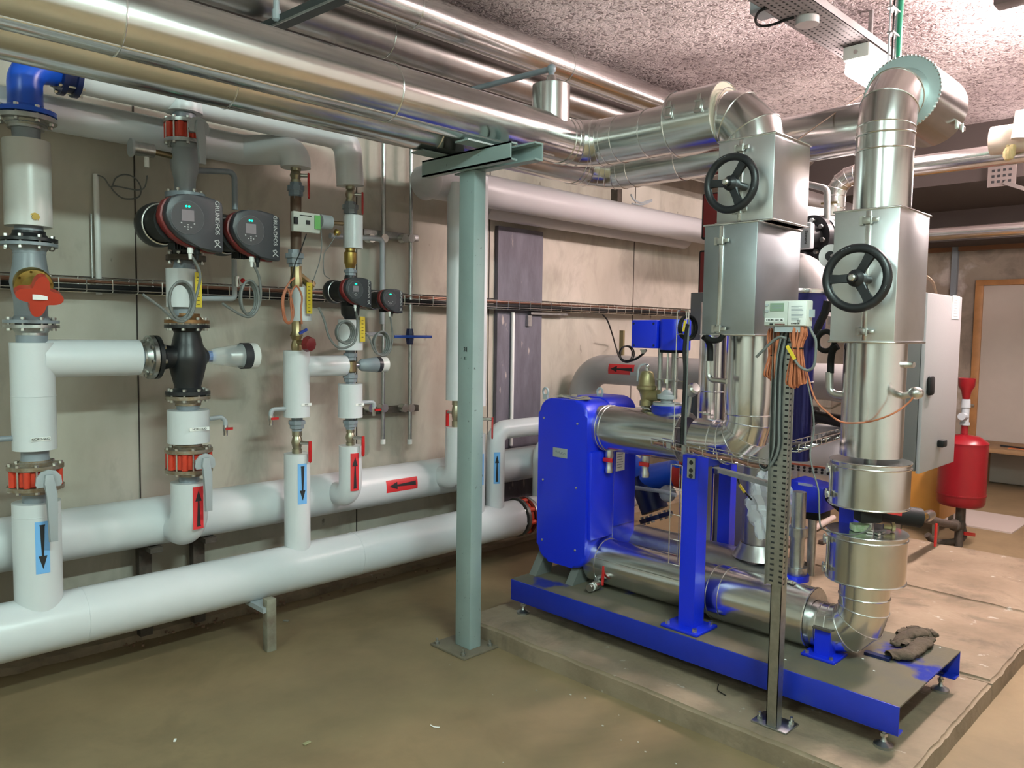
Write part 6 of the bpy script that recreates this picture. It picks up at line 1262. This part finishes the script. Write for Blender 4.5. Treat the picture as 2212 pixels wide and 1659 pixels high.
solo('floor_pipe', MB().cyl(P(1838, 870, Y=3.95), P(1700, 850, Y=3.95), .012, seg=10), GREY, 'thin grey conduit low on the wall behind the machine', 'conduit')
T = thing('torn_bracket', 'curled metal strip hanging above the long white pipe', 'strip', P(1400, 430, Y=4.0)); part('strip', MB().wire([P(x, y, Y=4.0) for x, y in ((1363, 420), (1370, 432), (1385, 438), (1400, 434), (1408, 432))], .008, 6, 6).wire([P(x, y, Y=4.0) for x, y in ((1365, 440), (1388, 442), (1408, 434))], .007, 5, 6), LGREY, T); a_ = P(1337, 412, Y=4.06); part('bracket', MB().bx(a_.x-.03, a_.x+.03, 4.05, 4.12, a_.z-.10, a_.z+.08), LEAD, T)
# ================================================================ litter on the floor
CRUMB = mat('pale_crumb', (.40, .38, .33), .8)
def chip(x, y, s, m, lab, z=0):
    q = P(x, y, Z=z); b = MB().box((q.x, q.y, z+.004), (s, s*.55, .006), (V((math.cos(x), math.sin(x), 0)), V((-math.sin(x), math.cos(x), 0)), Z_), .002); solo('debris_chip', b, m, lab, 'debris', 'crumbs on the floor')
chip(663, 1607, .030, mat('olive_chip', (.28, .26, .14), .8), 'olive flat chip on the open floor near the bottom edge')
chip(378, 1601, .018, PAPER, 'pale elongated crumb on the floor at lower left')
q = P(938, 1568, Z=0); solo('wire_offcut', MB().wire([P(930, 1566, Z=.003), P(938, 1570, Z=.004), P(950, 1571, Z=.003)], .0022, 5, 6), PAPER, 'pale curved wire offcut on the open floor', 'debris')
chip(618, 1342, .03, mat('grey_chip', (.2, .18, .15), .8), 'grey crumb in the shade right of the pipe stand')
for k in range(20):
    x = random.uniform(960, 1480); y = random.uniform(1340, 1659); q = P(x, y, Z=0)
    if q.x > 2.66: continue
    if 2.9 < q.x: continue
    s_ = random.uniform(.002, .005); o = solo('debris_crumb', MB().ball((q.x, q.y, q.z+s_*.4), s_, 1, 1.5, .5, 6), CRUMB, 'tiny pale crumb scattered on the floor or slab near the skid', 'debris', 'tiny crumbs near the skid')
for k in range(22):
    q = P(random.uniform(1250, 2050), random.uniform(1300, 1500), Z=zk)
    if not (xk0+.02 < q.x < xk1-.02 and yk0+.03 < q.y < 2.4): continue
    s_ = random.uniform(.002, .005); solo('debris_crumb', MB().ball((q.x, q.y, zk+s_*.4), s_, 1, 1.5, .5, 6), PAPER, 'tiny metal crumb scattered on the skid deck', 'debris', 'tiny crumbs on the skid deck')
b = MB()
for k in range(60):
    x = random.uniform(1.3, 3.3); s_ = random.uniform(.004, .016); b.box((x, random.uniform(3.95, 4.07), s_*.4+.02*random.random()), (s_, s_*.8, s_*.8), (V((math.cos(k), math.sin(k), 0)), V((-math.sin(k), math.cos(k), 0)), Z_))
solo('rubble', b, mat('brown_rubble', (.2, .12, .08), .9), 'brown rubble crumbs along the kerb under the low white pipe', 'debris', kind='stuff')
cable('thin dark wire curling on the slab in front of the skid', [P(x, y, Z=.095) for x, y in ((1552, 1478), (1550, 1490), (1558, 1496), (1568, 1502))], .002)
